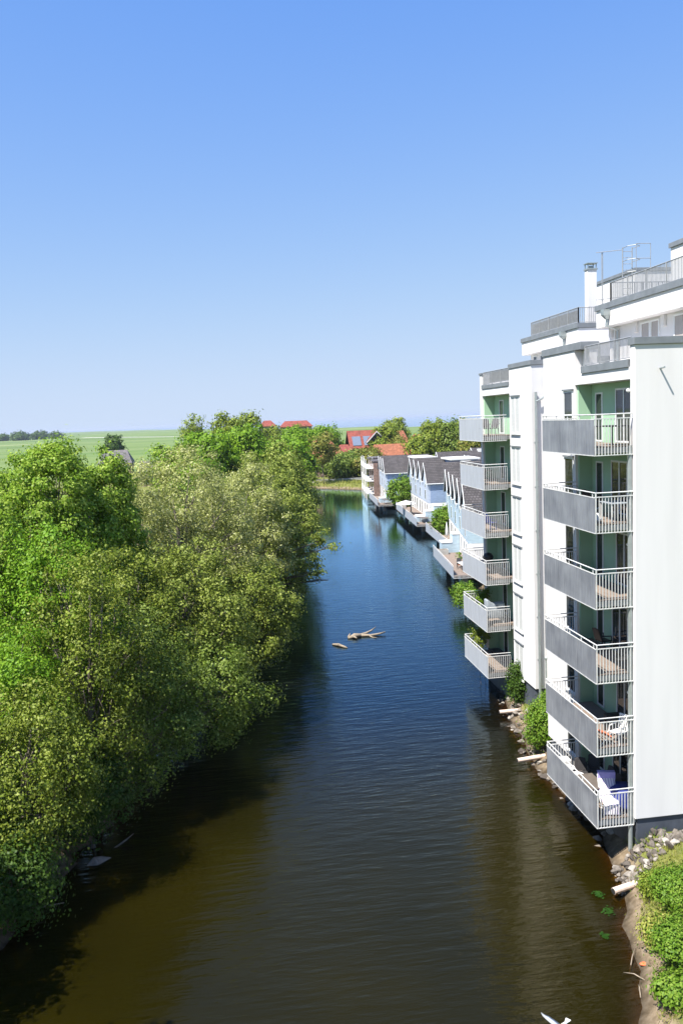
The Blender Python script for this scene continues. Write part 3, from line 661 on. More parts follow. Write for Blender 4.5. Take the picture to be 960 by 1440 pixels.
for x in (-.3, .34):
    b.tube([(x, -.3, 0), (x, .4, .36), (x, .88, 1.15)], .02, 6); b.tube([(x, .6, 0), (x, -.25, .36)], .02, 6)
b.build("frame", MT['steel'], t)
b = MB(R); b.poly_prism([(-.32, .70, 1.0), (.36, .70, 1.0), (.36, .70, 1.27), (-.32, .70, 1.27)], (0, -.02, 0)); b.poly_prism([(-.32, .68, 1.27), (.36, .68, 1.27), (.36, .90, 1.27), (-.32, .90, 1.27)], (0, 0, .03)); b.top("towel", MT['lilac'], "lilac towel laid over the head of the striped lounger", "towel")
# far stack
chair((15.6, 47.4, fA(0)), 2.4, MT['rattan'], "dark rattan chair behind the bars of the topmost far balcony, nearer the wall", "rattan_chair")
chair((15.1, 47.5, fA(0)), 2.8, MT['rattan'], "dark rattan chair behind the bars of the topmost far balcony, nearer the corner", "rattan_chair")
table((15.5, 49.2, fA(1)), 0, .7, 1.1, .72, MT['dark'], "dark table on the second far balcony down")
chair((15.5, 48.0, fA(2)), -1.2, MT['blue'], "dark blue chair on the third far balcony down")
t = thing("barbecue", "black barbecue under its dark hood on the fourth far balcony down", "barbecue", (15.9, 49.9, fA(3)))
b = MB(); b.lathe((15.9, 49.9, fA(3)+.75), [(.12, -.2), (.28, -.1), (.34, .05), (.33, .14), (.22, .32), (.05, .38)], 16); b.build("bowl", MT['dark'], t, True)
for a in range(3):
    b = MB(); w_ = a*2.094; b.tube([(15.9+.2*math.cos(w_), 49.9+.2*math.sin(w_), fA(3)+.62), (15.9+.38*math.cos(w_), 49.9+.38*math.sin(w_), fA(3))], .018, 6); b.build("leg", MT['dark'], t)
table((15.3, 49.0, fA(3)), 0, .8, 1.2, .74, MT['dark'], "black table beside the barbecue on the fourth far balcony down")
t = thing("covered_grill", "grey rain cover over a grill on the fifth far balcony down", "covered grill", (15.45, 47.6, fA(4)))
b = MB(); x0, y0, z0 = 14.95, 47.35, fA(4)+.35
b.poly_prism([(x0, y0, z0), (x0+1.15, y0, z0), (x0+1.13, y0, z0+.95), (x0+.42, y0, z0+.9), (x0+.24, y0, z0+1.05), (x0+.1, y0, z0+1.18), (x0-.02, y0, z0+1.15)], (0, .55, 0)); b.build("rain_cover", MT['cover'], t, True, bevel=.09)
b = MB()
for x in (x0+.1, x0+1.05):
    for y in (y0+.1, y0+.45): b.tube([(x, y, z0+.02), (x, y, fA(4))], .02, 6)
b.build("stand", MT['steel'], t)

# ------------------------------------------------------------------ foliage
def quads(cen, nor, L, W, rng, fold=.25):
    n = len(cen); nor = nor/np.linalg.norm(nor, axis=1, keepdims=True)
    rv = rng.normal(size=(n, 3)); t = np.cross(nor, rv); t /= np.linalg.norm(t, axis=1, keepdims=True)+1e-9
    b = np.cross(nor, t); L = np.asarray(L).reshape(-1, 1); W = np.asarray(W).reshape(-1, 1)
    v = np.stack([cen-t*L, cen+b*W+nor*W*fold, cen+t*L, cen-b*W+nor*W*fold], 1).reshape(-1, 3)
    return v, np.arange(n*4).reshape(-1, 4)
def foliage(lobes, nclump, per, leaf, rng, spread=.32, aspect=.62, down=-.75, inner=.62):
    """lobes: (n,6) centre+radii. Leaf clumps sit in the outer shell of every lobe."""
    lobes = np.asarray(lobes, float); area = (lobes[:, 3:].prod(1))**(2/3); share = area/area.sum()
    C = []; Nn = []
    for lb, sh in zip(lobes, share):
        m = int(nclump*sh*1.5)+1; d = rng.normal(size=(m, 3)); d /= np.linalg.norm(d, axis=1, keepdims=True)
        d = d[d[:, 2] > down]
        rr = inner+(1.10-inner)*rng.rand(len(d), 1)**.6
        p = lb[:3]+d*rr*lb[3:]
        keep = np.ones(len(p), bool)
        for o in lobes:
            if (o == lb).all(): continue
            keep &= (((p-o[:3])/o[3:])**2).sum(1) > .45
        C.append(p[keep]); Nn.append((d/lb[3:])[keep])
    C = np.concatenate(C); Nn = np.concatenate(Nn); Nn /= np.linalg.norm(Nn, axis=1, keepdims=True)
    if len(C) > nclump:
        s = rng.permutation(len(C))[:nclump]; C, Nn = C[s], Nn[s]
    k = rng.poisson(per, len(C))+2; idx = np.repeat(np.arange(len(C)), k); n = len(idx)
    cs = (0.6+.8*rng.rand(len(C)))[idx]
    off = rng.normal(size=(n, 3)); off *= (spread*cs)[:, None]*np.array([1, 1, .7])
    cen = C[idx]+off
    nor = Nn[idx]*.55+off/spread*.75+rng.normal(size=(n, 3))*.38+np.array([-.1, -.05, .35])
    sz = leaf*(.65+.7*rng.rand(n))
    return quads(cen, nor, sz, sz*aspect, rng)
def branches(mb, base, h, r0, lobes, rng, lean=(0, 0), stems=1, twig=3):
    base = Vector(base)
    for s in range(stems):
        top = base+Vector((lean[0]+(rng.rand()-.5)*.8*(stems > 1)*h*.3, lean[1]+(rng.rand()-.5)*.8*(stems > 1)*h*.3, h))
        n = 7; path = [base.lerp(top, i/(n-1))+Vector(((rng.rand()-.5), (rng.rand()-.5), 0))*h*.035*(0 < i) for i in range(n)]
        path[0] = base+Vector((.25*s, .1*s, 0))
        rs = [r0*(1-.8*i/(n-1))/(1+.25*(stems-1)) for i in range(n)]; mb.tube(path, rs, 8)
        for lb in lobes[s::stems]:
            c = Vector(lb[:3]); zz = min(.9, max(.22, (c.z-base.z)/h*.55)); i = zz*(n-1); a = path[int(i)].lerp(path[min(n-1, int(i)+1)], i-int(i))
            mid = a.lerp(c, .5)+Vector(((rng.rand()-.5)*.6, (rng.rand()-.5)*.6, .3)); ra = rs[int(i)]*.55
            mb.tube([a, mid, c], [ra, ra*.65, ra*.3], 6)
            for _ in range(twig):
                d = Vector(rng.normal(size=3)); d.normalize(); d.z = abs(d.z)*.7
                e = c+Vector((d.x*lb[3], d.y*lb[4], d.z*lb[5]))*.85; st = mid.lerp(c, rng.rand())
                mb.tube([st, st.lerp(e, .5)+Vector((0, 0, .12)), e], [ra*.32, ra*.2, ra*.07], 5)
def auto_lobes(c, R, n, rng, k=.5):
    c = np.array(c, float); R = np.array(R, float); out = []
    for i in range(n):
        u = (i+.5)/n; z = 1-2*u; a = i*2.39996+rng.rand()*.5; q = math.sqrt(max(0, 1-z*z))
        d = np.array([q*math.cos(a), q*math.sin(a), z]); s = k*(.8+.45*rng.rand())
        out.append(np.concatenate([c+d*R*(1-s*.8)*(.9+.2*rng.rand()), R*s]))
    out.append(np.concatenate([c, R*.55])); return np.array(out)
def plant(name, label, cat, base, lobes, lm, nclump, per, leaf, seed, trunk=None, group=None, spread=.32, aspect=.62, bark='bark', lean=(0, 0), stems=1, twig=3, down=-.75, inner=.62, stemname="trunk", crownname="crown"):
    rng = np.random.RandomState(seed); t = thing(name, label, cat, base, group)
    v, q = foliage(lobes, nclump, per, leaf, rng, spread, aspect, down, inner)
    me = mesh_np(crownname, v-np.array(base), q, LF[lm]); o = bpy.data.objects.new(crownname, me); COL.objects.link(o); o.parent = t
    h, r0 = trunk or (max(.5, (lobes[:, 2].max()-base[2])*.75), .14)
    mb = MB(); branches(mb, base, h, r0, lobes, rng, lean, stems, twig); mb.build(stemname, MT[bark], t, True)
    return t
def gz(x, y): return float(terrain_h(np.array(float(x)), np.array(float(y))))
def tree(name, label, x, y, ztop, R, lm, seed, nl=9, nclump=260, per=60, leaf=.11, zlow=None, k=.5, r0=.2, cat="tree", group=None, extra=(), **kw):
    """x,y: crown centre; R: crown radius; crown from zlow to ztop"""
    rng = np.random.RandomState(seed+1000); b = kw.pop('base', (x, y)); g0 = gz(*b)
    zl = zlow if zlow is not None else max(g0+1, ztop-2.4*R)
    c = (x, y, (ztop+zl)/2); lobes = auto_lobes(c, (R, R, (ztop-zl)/2), nl, rng, k)
    if len(extra): lobes = np.concatenate([lobes, np.array(extra, float)])
    return plant(name, label, cat, (b[0], b[1], g0-.1), lobes, lm, nclump, per, leaf, seed, ((ztop-g0)*.8, r0), group, lean=(x-b[0], y-b[1]), **kw)

TREES = True
if TREES:
    G = "trees crowding the left bank"
    tree("maple_tree", "big dense maple with puffy clustered leaves at the left edge of the picture", -9.9, 46, 16.6, 4.1, 'maple', 11, 24, 1008, 109, 0.081, zlow=5, k=.36, r0=.32, group=G, spread=.27, inner=.75)
    tree("maple_tree", "narrow pointed maple rising just right of the big maple", -7.3, 49, 16.4, 2.1, 'maple', 12, 14, 369, 97, 0.092, zlow=6, k=.40, r0=.2, group=G, spread=.27, inner=.75)
    tree("maple_tree", "maple partly cut by the left picture edge below the tallest crown", -11.4, 40, 14.2, 2.6, 'maple', 13, 12, 403, 92, 0.086, zlow=4, group=G)
    tree("lime_tree", "bright green tree in front of the big maple at far left", -8.1, 38, 13.2, 2.5, 'lime', 14, 14, 302, 92, 0.075, zlow=3, group=G)
    tree("lime_tree", "low bright green sapling crown at the left edge under the lime tree", -8.9, 33.5, 10.0, 1.9, 'lime', 15, 11, 224, 86, 0.066, zlow=2.5, group=G)
    tree("willow_tree", "broad silvery willow with pale flowering top in the middle of the left bank", -3.9, 59, 15.6, 5.4, 'willow', 16, 22, 716, 86, 0.092, zlow=2.5, k=.4, r0=.35, group=G, aspect=.42)
    tree("willow_tree", "smaller silvery willow between the pointed maple and the broad willow", -6.6, 54, 14.9, 3.0, 'willow', 17, 12, 336, 86, 0.088, zlow=3, group=G, aspect=.42)
    tree("willow_tree", "grey green willow behind the broad willow nearer the water", 0.4, 69, 14.1, 4.8, 'willow', 18, 18, 526, 80, 0.106, zlow=2, k=.42, r0=.3, group=G, aspect=.42)
    tree("oak_tree", "yellowish olive tree with its dark upright trunk showing through at left", -6.2, 35.5, 13.4, 2.5, 'olive', 19, 12, 280, 71, 0.063, zlow=2.0, k=.42, r0=.17, group=G, twig=5, base=(-6.6, 36.2))
    tree("alder_tree", "olive alder in the middle of the left bank leaning to the canal", -2.9, 46.5, 11.2, 3.7, 'greygreen', 20, 16, 515, 86, 0.075, zlow=1.0, k=.42, r0=.25, group=G, base=(-4.8, 47))
    tree("alder_tree", "alder reaching farthest over the water with two drooping branches", 3.0, 74, 11.4, 4.6, 'greygreen', 21, 14, 492, 80, 0.101, zlow=1.0, k=.42, r0=.25, group=G, base=(-.8, 75),
         extra=[(6.0, 73.5, 8.6, 1.3, 1.1, .9), (7.2, 73, 7.7, 1.0, .9, .55), (8.1, 72.5, 7.0, .75, .7, .35), (8.9, 72, 6.4, .55, .5, .22), (6.4, 70.5, 5.3, 1.2, 1.0, .7), (7.3, 70, 4.4, .8, .7, .35), (8.0, 70, 3.8, .5, .5, .2)])
    tree("alder_tree", "dark alder hanging low over the canal below the drooping branches", 0.6, 57, 8.2, 3.4, 'greygreen', 22, 14, 448, 82, 0.086, zlow=.4, k=.42, group=G, base=(-3, 57), extra=[(3.2, 57, 4.4, 1.2, 1.2, .7), (3.0, 59, 2.2, 1.1, 1.0, .5)])
    tree("oak_tree", "rounded olive tree closing the left bank before the far shore", 5.7, 105, 14.4, 5.2, 'greygreen', 23, 14, 470, 63, 0.158, zlow=1.5, k=.42, r0=.3, group=G, base=(3.0, 106), spread=.5)
    tree("oak_tree", "olive tree between the grey green willow and the rounded olive tree", 3.8, 88, 12.4, 5.0, 'greygreen', 24, 12, 425, 63, 0.132, zlow=1, k=.42, r0=.25, group=G, base=(0.5, 89), spread=.42)
    tree("alder_tree", "low leafy alder at the left edge just above the dark shrubs", -7.9, 31, 8.2, 2.3, 'olive', 25, 12, 358, 86, 0.058, zlow=1.6, group=G, base=(-8.6, 31.6))
    tree("alder_tree", "leafy alder right of the oak trunk hanging over the shaded water", -4.7, 38.5, 8.6, 2.7, 'alder', 26, 13, 403, 86, 0.065, zlow=.8, group=G, base=(-6.2, 39))
    tree("alder_tree", "lowest alder lobe over the dark water, farthest right of the near trees", -1.9, 43, 6.0, 2.6, 'alder', 27, 13, 392, 86, 0.069, zlow=.3, group=G, base=(-5, 44), extra=[(.6, 43.5, 2.6, 1.1, 1.0, .6)])
    tree("alder_tree", "alder standing behind the oak trunk beneath the broad willow", -5.6, 43.5, 11.5, 2.7, 'olive', 28, 12, 313, 80, 0.070, zlow=2, group=G)
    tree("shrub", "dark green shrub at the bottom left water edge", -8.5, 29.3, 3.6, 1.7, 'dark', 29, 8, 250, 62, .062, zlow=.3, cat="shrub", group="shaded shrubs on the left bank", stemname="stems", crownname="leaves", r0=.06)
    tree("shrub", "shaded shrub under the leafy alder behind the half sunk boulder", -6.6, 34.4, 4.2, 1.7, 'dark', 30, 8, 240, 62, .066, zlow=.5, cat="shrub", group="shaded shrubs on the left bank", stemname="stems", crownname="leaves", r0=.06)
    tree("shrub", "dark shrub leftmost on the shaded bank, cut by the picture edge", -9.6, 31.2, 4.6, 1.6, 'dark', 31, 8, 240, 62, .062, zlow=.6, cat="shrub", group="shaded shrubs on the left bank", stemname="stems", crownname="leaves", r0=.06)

    G = "trees on the left bank beside the viewer"
    tree("oak_tree", "tall tree on the left bank just outside the picture, shading the shrubs", -13.2, 24.0, 11.0, 3.0, 'olive', 32, 10, 300, 60, .11, zlow=2, group=G)
    tree("oak_tree", "tall tree on the left bank outside the picture, shading the near water", -10.3, 17.0, 14.0, 3.0, 'olive', 33, 10, 300, 60, .11, zlow=2, group=G)
    tree("oak_tree", "tree on the left bank outside the picture, closest to the viewer", -10.8, 11.5, 13.5, 2.8, 'olive', 34, 10, 280, 60, .11, zlow=2, group=G)
    G = "bright green trees beyond the left bank"
    tree("lime_tree", "bright green tree highest in the middle of the far green clump", -3.6, 152, 16.8, 5.4, 'far', 41, 12, 300, 50, .26, zlow=2, k=.42, group=G, spread=.6)
    tree("lime_tree", "bright green tree at the right of the far green clump", 3.4, 156, 17.0, 5.4, 'far', 42, 12, 300, 50, .26, zlow=2, k=.42, group=G, spread=.6)
    tree("lime_tree", "darker green tree at the left of the far green clump", -9.5, 146, 14.6, 4.3, 'maple', 43, 10, 240, 50, .25, zlow=2, k=.42, group=G, spread=.6)
    tree("lime_tree", "yellow green tree low in front of the far green clump", -5.2, 136, 12.6, 4.2, 'far', 44, 10, 240, 50, .24, zlow=2, k=.42, group=G, spread=.6)
    G = "trees near the far shore"
    tree("thin_tree", "bare looking round tree crown leftmost above the far green clump", -8.65, 230, 20.4, 3.6, 'farolive', 45, 9, 90, 22, .3, zlow=9, group=G, spread=.7, twig=6, r0=.3)
    tree("thin_tree", "grey green tree crown in the middle above the far green clump", .6, 240, 20.2, 4.6, 'farolive', 46, 9, 150, 40, .36, zlow=8, group=G, spread=.8, r0=.3)
    tree("thin_tree", "airy grey green tree crown left of the red roofed hotel", 7.0, 250, 20.6, 3.6, 'farolive', 47, 8, 110, 30, .36, zlow=8, group=G, spread=.8, r0=.3)
    for i, (x, y, zt, R, lm, lb) in enumerate([
        (14.5, 190, 13.6, 5.2, 'far', "bright green tree below the red roofed hotel"), (21.5, 262, 15.4, 5.0, 'far', "green tree right below the red roofed hotel"),
        (29.0, 268, 15.8, 5.0, 'far', "green tree left of the red brick house, behind the young tree"), (34.0, 282, 15.6, 4.6, 'far', "green tree just left of the red brick house gable"),
        (33.5, 226, 8.2, 4.2, 'alder', "dark bushy tree on the far shore below the red brick house"), (28.6, 222, 7.6, 3.8, 'alder', "bushy tree on the far shore right of the white trunk"),
        (38.2, 224, 8.8, 4.2, 'rust', "rust tinged bush on the far shore left of the brick terraces"), (18.0, 222, 9.0, 4.4, 'farolive', "olive bush on the far shore left of the white trunk"),
        (49.7, 258, 15.0, 4.6, 'farolive', "olive tree just right of the red brick house"), (59.5, 292, 17.4, 4.8, 'farolive', "tall olive tree right of the red brick house above the grey roofs"),
        (64.0, 250, 16.6, 4.5, 'farolive', "olive tree second from the balcony stack above the orange roof"), (68.5, 244, 16.2, 4.5, 'alder', "dark green tree behind the topmost far balcony"),
        (62.5, 205, 12.6, 4.2, 'rust', "rust tinged tree touching the topmost far balcony panel"), (55.5, 235, 12.0, 4.0, 'farolive', "low olive tree in front of the orange roof"),
        (17.0, 318, 15.6, 4.6, 'farolive', "olive tree crown right under the left hotel wing"), (25.5, 322, 15.4, 4.6, 'far', "green tree crown under the gap between the hotel wings"), (33.0, 320, 15.2, 4.8, 'farolive', "olive tree crown under the long hotel wing"),
        (50.5, 246, 11.0, 3.2, 'rust', "rust tinged tree in front of the red brick house roof")]):
        tree("tree" if zt > 10 else "bush", lb, x, y, zt, R, lm, 60+i, 9, 200, 42, .34, zlow=1.6, k=.45, group=G, spread=.75, twig=2, cat="tree" if zt > 10 else "bush")
    tree("young_tree", "young tree with a straight white trunk on the far shore path", 24.1, 212, 14.2, 3.9, 'rust', 80, 9, 110, 26, .28, zlow=6, k=.4, r0=.17, bark='paleb', spread=.6, twig=5)
    tree("lone_tree", "lone dark tree standing in the open field at left", -53, 400, 14.2, 4.2, 'dark', 81, 8, 120, 36, .55, zlow=2, spread=.9, twig=1)
    for i in range(7):
        tree("field_tree", ["dark tree clump farthest out in the field at left", "solitary small tree far left in the field"][i == 6], -470+i*24+(-130 if i == 6 else 0), 1700+40*(i % 3), 14+3*(i % 2 == 0)-5*(i == 6), 15-5*(i == 6), 'dark', 90+i, 6, 60, 30, 1.8, zlow=0, spread=3, twig=0, group="far clump of field trees" if i < 6 else None)

    # shrubs
    G = "shrubs along the right bank"
    def shrub(label, x, y, zt, R, lm, seed, **kw):
        kw.setdefault('nclump', 150); kw.setdefault('per', 40); kw.setdefault('leaf', .06)
        return tree("shrub", label, x, y, zt, R, lm, seed, 7, r0=.03, cat="shrub", group=G, stemname="stems", crownname="leaves", zlow=gz(x, y), **kw)
    shrub("leafy green shrub by the wall left of the lowest near balcony", 15.0, 38.7, 2.9, .75, 'shrub', 101, spread=.2)
    shrub("small yellow green shrub at the foot of the far wing's corner", 15.9, 41.2, 1.7, .55, 'olive', 102, spread=.18)
    shrub("thin dark creeper beside the lowest far balcony", 16.15, 45.3, 2.9, .5, 'dark', 103, spread=.18)
    shrub("slim shrub growing up the pipe at the far wing's corner", 16.0, 40.6, 2.7, .38, 'shrub', 107, spread=.16)
    shrub("large bright shrub cut by the right picture edge below the white wall", 14.45, 24.3, 1.9, 1.05, 'shrub', 104, nclump=420, leaf=.042, spread=.2)
    shrub("yellow green shrub right above the pale drain pipe's end", 13.95, 25.6, 1.2, .45, 'olive', 108, leaf=.05, spread=.16)
    shrub("bright shrub in the bottom right corner of the picture", 12.95, 21.6, 1.95, 1.05, 'shrub', 105, nclump=420, leaf=.042, spread=.2)
    shrub("small shrub at the water edge at the very bottom right", 11.9, 20.5, 1.2, .6, 'shrub', 106, leaf=.05, spread=.16)
    shrub("weedy shrub on the bank between the two bright shrubs", 12.95, 23.2, 1.15, .6, 'grass', 109, leaf=.05, spread=.18)

# ------------------------------------------------------------------ row houses, decks and the far shore
def frame_tf(x, y, slope):
    a = math.atan(slope); u = Vector((math.sin(a), math.cos(a), 0)); v = Vector((math.cos(a), -math.sin(a), 0))
    m_ = Matrix((v, u, Vector((0, 0, 1)))).transposed().to_4x4(); m_.translation = (x, y, 0); return m_      # local x = into the house, y = along the façade
def gable_house(label, x, y, slope, w_, dep_, zg, zb, ze, zr, front, side, tile, group, dots=True, chim=False, name="gabled_house", barge=True, side_lit=True):
    tf = frame_tf(x, y, slope); t = thing(name, label, "house", (x, y, zg), group)
    b = MB(tf); b.box(0, dep_, .01, w_-.01, zg-1.2, zb); b.build("ground_floor", MT['render'], t)
    b = MB(tf); b.poly_prism([(-.05, 0.02, zb+.002), (-.05, w_-.02, zb+.002), (-.05, w_-.02, ze), (-.05, w_/2, zr-.12), (-.05, .02, ze)], (.35, 0, 0)); b.build("front_wall", front, t)
    b = MB(tf); b.poly_prism([(.301, 0.0, zb+.002), (.301, w_, zb+.002), (.301, w_, ze), (.301, w_/2, zr-.12), (.301, 0, ze)], (dep_-.3, 0, 0)); b.build("wall", side, t)
    h = w_/2; ov = .28; k = (zr-ze)/h; b = MB(tf)
    for s_ in (0, 1):
        e0 = (-ov if s_ == 0 else w_+ov); ez = ze-k*ov
        p = [(-.3, e0, ez), (-.3, h, zr), (-.3, h, zr+.16), (-.3, e0, ez+.16)]
        b.poly_prism(p if s_ == 0 else p[::-1], (dep_+.5, 0, 0))
    rf = b.build("roof", tile, t)
    if barge:
        b = MB(tf)
        for e0 in (-ov, w_+ov):
            ez = ze-k*ov; p = [(-.36, e0, ez-.06), (-.36, h, zr-.02), (-.36, h, zr+.2), (-.36, e0, ez+.18)]; b.poly_prism(p, (.055, 0, 0))
        b.build("barge_board", MT['pvc'], t)
    b = MB(tf); b.tube([(-.3, -ov-.05, ze-k*ov+.02), (dep_+.1, -ov-.05, ze-k*ov+.02)], .07, 6); b.build("gutter", MT['pvc'], t)
    if dots:
        for zz, hw, hh in ((zb+(ze-zb)*.78, .22, .26), (zb+(ze-zb)*.35, .3, .7)):
            f = MB(tf); f.box(-.09, -.051, h-hw-.06, h+hw+.06, zz-hh-.06, zz+hh+.06); o = f.build("window", MT['pvc'], t)
            g = MB(tf); g.box(-.105, -.091, h-hw, h+hw, zz-hh, zz+hh); g.build("pane", MT['glass'], o)
        for q in (.22, .62):
            f = MB(tf); f.box(-.06, -.002, w_*q, w_*q+.9, zg+.1, zg+2.2); o = f.build("terrace_door", MT['pvc'], t)
            g = MB(tf); g.box(-.075, -.061, w_*q+.08, w_*q+.82, zg+.2, zg+2.1); g.build("pane", MT['glass'], o)
    if chim:
        b = MB(tf); b.box(dep_*.55, dep_*.55+1.3, h-.5, h+.5, zr-.5, zr+.45); b.build("chimney", MT['roofing'], rf)
    return t
ORD = ["nearest", "second nearest", "third nearest", "fourth nearest", "fifth nearest"]
sl = .18; a_ = math.atan(sl)
for i in range(5):
    d = i*5.4; gable_house("%s steep gabled house of the pale blue row beside the far balconies" % ORD[i], 24.75+d*math.sin(a_), 84.2+d*math.cos(a_), sl, 5.4, 10, 1.5, 3.9, 7.3, 10.1, MT['siding'], MT['siding'], MT['tile'], "pale blue gabled houses")
sl = .08; a_ = math.atan(sl)
for i in range(4):
    d = i*5.25; gable_house(["house with the slate blue side wall, nearest of the four narrow silvery gables", "second of the four narrow silvery gabled houses", "third of the four narrow silvery gabled houses", "farthest of the four narrow silvery gabled houses"][i],
        30.75+d*math.sin(a_), 126+d*math.cos(a_), sl, 5.25, 10, 1.5, 3.9, 7.2, 9.95, MT['silver'], MT['slate'], MT['tile'], "silvery gabled houses")
sl = .10; a_ = math.atan(sl)
for i in range(3):
    d = i*5.0; gable_house(["house with the blue side wall behind the deck shrub, nearest of the far gabled row", "middle house of the far gabled row", "last house of the far gabled row before the brick terraces"][i],
        29.9+d*math.sin(a_), 156.5+d*math.cos(a_), sl, 5.0, 10, 1.5, 3.6, 7.0, 9.5, MT['silver'], MT['slate'], MT['tile'], "far gabled houses")
# second row: long roofs seen over the first
for i, (x, y, w_, dp, lb) in enumerate([(38.5, 112, 9, 9, "dark roofed house of the second row right behind the pale blue gables"), (43, 128, 9.5, 13, "dark roofed house of the second row behind the silvery gables"),
        (43, 143, 10, 14, "dark roofed house of the second row with a white chimney box"), (42, 160, 10, 15, "dark roofed house of the second row behind the far gabled row"), (53, 172, 11, 16, "dark roofed house farthest back below the orange roof")]):
    gable_house(lb, x, y, .08, w_, dp, 1.5, 3.9, 6.9, 9.9, MT['silver'], MT['slate'], MT['tile'], "second row houses", dots=False, chim=True)
for x0, x1, y0, y1, zt, lb in ((34.2, 38.0, 148.5, 156.2, 10.0, "flat roofed white link block between the silvery and the far gabled houses"), (35.2, 40.0, 128.5, 135, 10.55, "flat roofed white link block right behind the silvery gables")):
    t = thing("link_block", lb, "building", ((x0+x1)/2, (y0+y1)/2, 1.2))
    b = MB(); b.box(x0+.3, x1-.3, y0+.3, y1-.3, 0, zt-.25); b.build("wall", MT['slate'], t); b = MB(); b.box(x0, x1, y0, y1, zt-.249, zt); b.build("flat_roof", MT['roofing'], t)

def deck(label, nx, ny, fx, fy, zb, dep_, seed, planter=True):
    sl_ = (fx-nx)/(fy-ny); L = math.hypot(fx-nx, fy-ny); tf = frame_tf(nx, ny, sl_); t = thing("waterside_deck", label, "deck", (nx, ny, zb), "decks over the canal")
    b = MB(tf); b.box(.04, dep_, .04, L-.04, zb+.1, zb+.3); b.build("floor", MT['deck'], t)
    b = MB(tf); n = max(3, int(L/1.6))
    for i in range(n): b.box(0, .04, i*L/n+.01, (i+1)*L/n-.01, zb, zb+1.15)
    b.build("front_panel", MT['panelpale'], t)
    b = MB(tf); b.tube([(.02, 0, zb+1.3), (.02, L, zb+1.3)], .03, 6)
    for i in range(n+1): b.box(.0, .04, i*L/n-.015, i*L/n+.015, zb+1.15, zb+1.3)
    railing_b = np.arange(.06, dep_, .13)
    for v in railing_b: b.box(v, v+.03, -.015, .015, zb, zb+.3)
    b.box(.05, dep_, -.02, .02, zb-.03, zb); b.build("railing", MT['steel'], t)
    b = MB(tf)
    for q in (.12, .5, .88): b.box(1.2, 1.7, q*L-.25, q*L+.25, -1.5, zb+.1)
    b.build("support_pillar", MT['slab'], t)
    if planter:
        b = MB(tf); b.box(.2, 1.6, L-1.3, L-.3, zb+.3, zb+.85); p = b.build("planter", MT['slab'], t)
        b = MB(tf); b.box(.3, 1.5, L-1.2, L-.4, zb+.855, zb+.87); b.build("soil", MT['bark'], p)
    return t
deck("nearest pale deck over the water with a white table, below the far balconies", 21.72, 79.62, 23.17, 93.5, 1.2, 4.4, 1)
deck("second nearest deck over the water with a white parasol and leafy tree behind", 25.81, 96.9, 27.3, 114.2, 1.2, 4.0, 2)
deck("third deck over the water with a white sunshade, under the silvery gables", 27.23, 119.7, 29.18, 144, 1.2, 4.2, 3)
deck("farthest deck over the water near the brick terraces", 27.0, 150.4, 28.35, 167.5, 1.2, 4.0, 4, False)
def stepped(label, x, y, slope, n, zt, wd=1.6):
    tf = frame_tf(x, y, slope); t = thing("stepped_wall", label, "wall", (x, y, 1.2), "stepped walls between the decks")
    for i in range(n):
        b = MB(tf); b.box(i*1.3+.003*i, (i+1)*1.3, 0, wd, 1.0, 1.5+(zt-1.5)*(i+1)/n); b.build("step_block", MT['siding'], t)
        c = MB(tf); c.box(i*1.3-.04, (i+1)*1.3-.05, -.05, wd+.05, 1.5+(zt-1.5)*(i+1)/n+.002, 1.5+(zt-1.5)*(i+1)/n+.10); c.build("cap", MT['render'], t)
    return t
stepped("stepped pale blue wall between the nearest two decks", 24.5, 94.6, .1, 3, 4.4, 1.8)
stepped("stepped pale wall on the deck under the silvery gables", 28.0, 122.4, .08, 3, 3.8, 2.4)
stepped("stepped pale wall at the farthest deck", 28.0, 153.5, .08, 3, 3.9, 2.2)
table((23.6, 81.9, 1.5), 0, 1.1, 2.0, .75, MT['dark'], "white topped table on the nearest deck", MT['white'], name="garden_table")
chair((24.4, 82.6, 1.5), -1.3, MT['rattan'], "dark chair on the wall side of the white topped deck table")
chair((23.5, 83.6, 1.5), 3.0, MT['rattan'], "dark chair at the far end of the white topped deck table")
chair((23.7, 80.3, 1.5), 0, MT['rattan'], "dark chair at the near end of the white topped deck table")
t = thing("potted_plant", "small potted plant standing behind the deck table", "plant", (23.9, 85.2, 1.5)); b = MB(); b.lathe((23.9, 85.2, 1.5), [(.18, 0), (.24, .4), (.2, .41)], 10); b.build("pot", MT['terracotta'], t)
rng = np.random.RandomState(7); v, q = foliage([(23.9, 85.2, 2.35, .3, .3, .5)], 14, 12, .07, rng, .1); me = mesh_np("leaves", v-np.array((23.9, 85.2, 1.5)), q, LF['shrub']); o = bpy.data.objects.new("leaves", me); COL.objects.link(o); o.parent = t
def parasol(x, y, z, h, m, label, opened=False, R=1.5):
    t = thing("parasol", label, "parasol", (x, y, z)); b = MB(); b.tube([(x, y, z), (x, y, z+h)], .03, 8); b.build("pole", MT['steel'], t)
    b = MB(); b.lathe((x, y, z), [(.3, 0), (.3, .06), (.06, .09)], 12); b.build("base", MT['slab'], t)
    b = MB()
    if opened: b.lathe((x, y, z+h-.55), [(R, 0), (R*.98, .03), (R*.6, .32), (.05, .56), (.02, .6)], 16)
    else: b.lathe((x, y, z+h*.3), [(.1, 0), (.2, .1), (.16, h*.35), (.06, h*.62), (.02, h*.72)], 10)
    b.build("canopy", m, t, True); return t
parasol(27.0, 101.5, 1.5, 2.5, MT['white'], "folded white parasol on the second nearest deck")
parasol(28.6, 133, 1.5, 2.3, MT['white'], "open white sunshade on the deck under the silvery gables", True, 1.7)
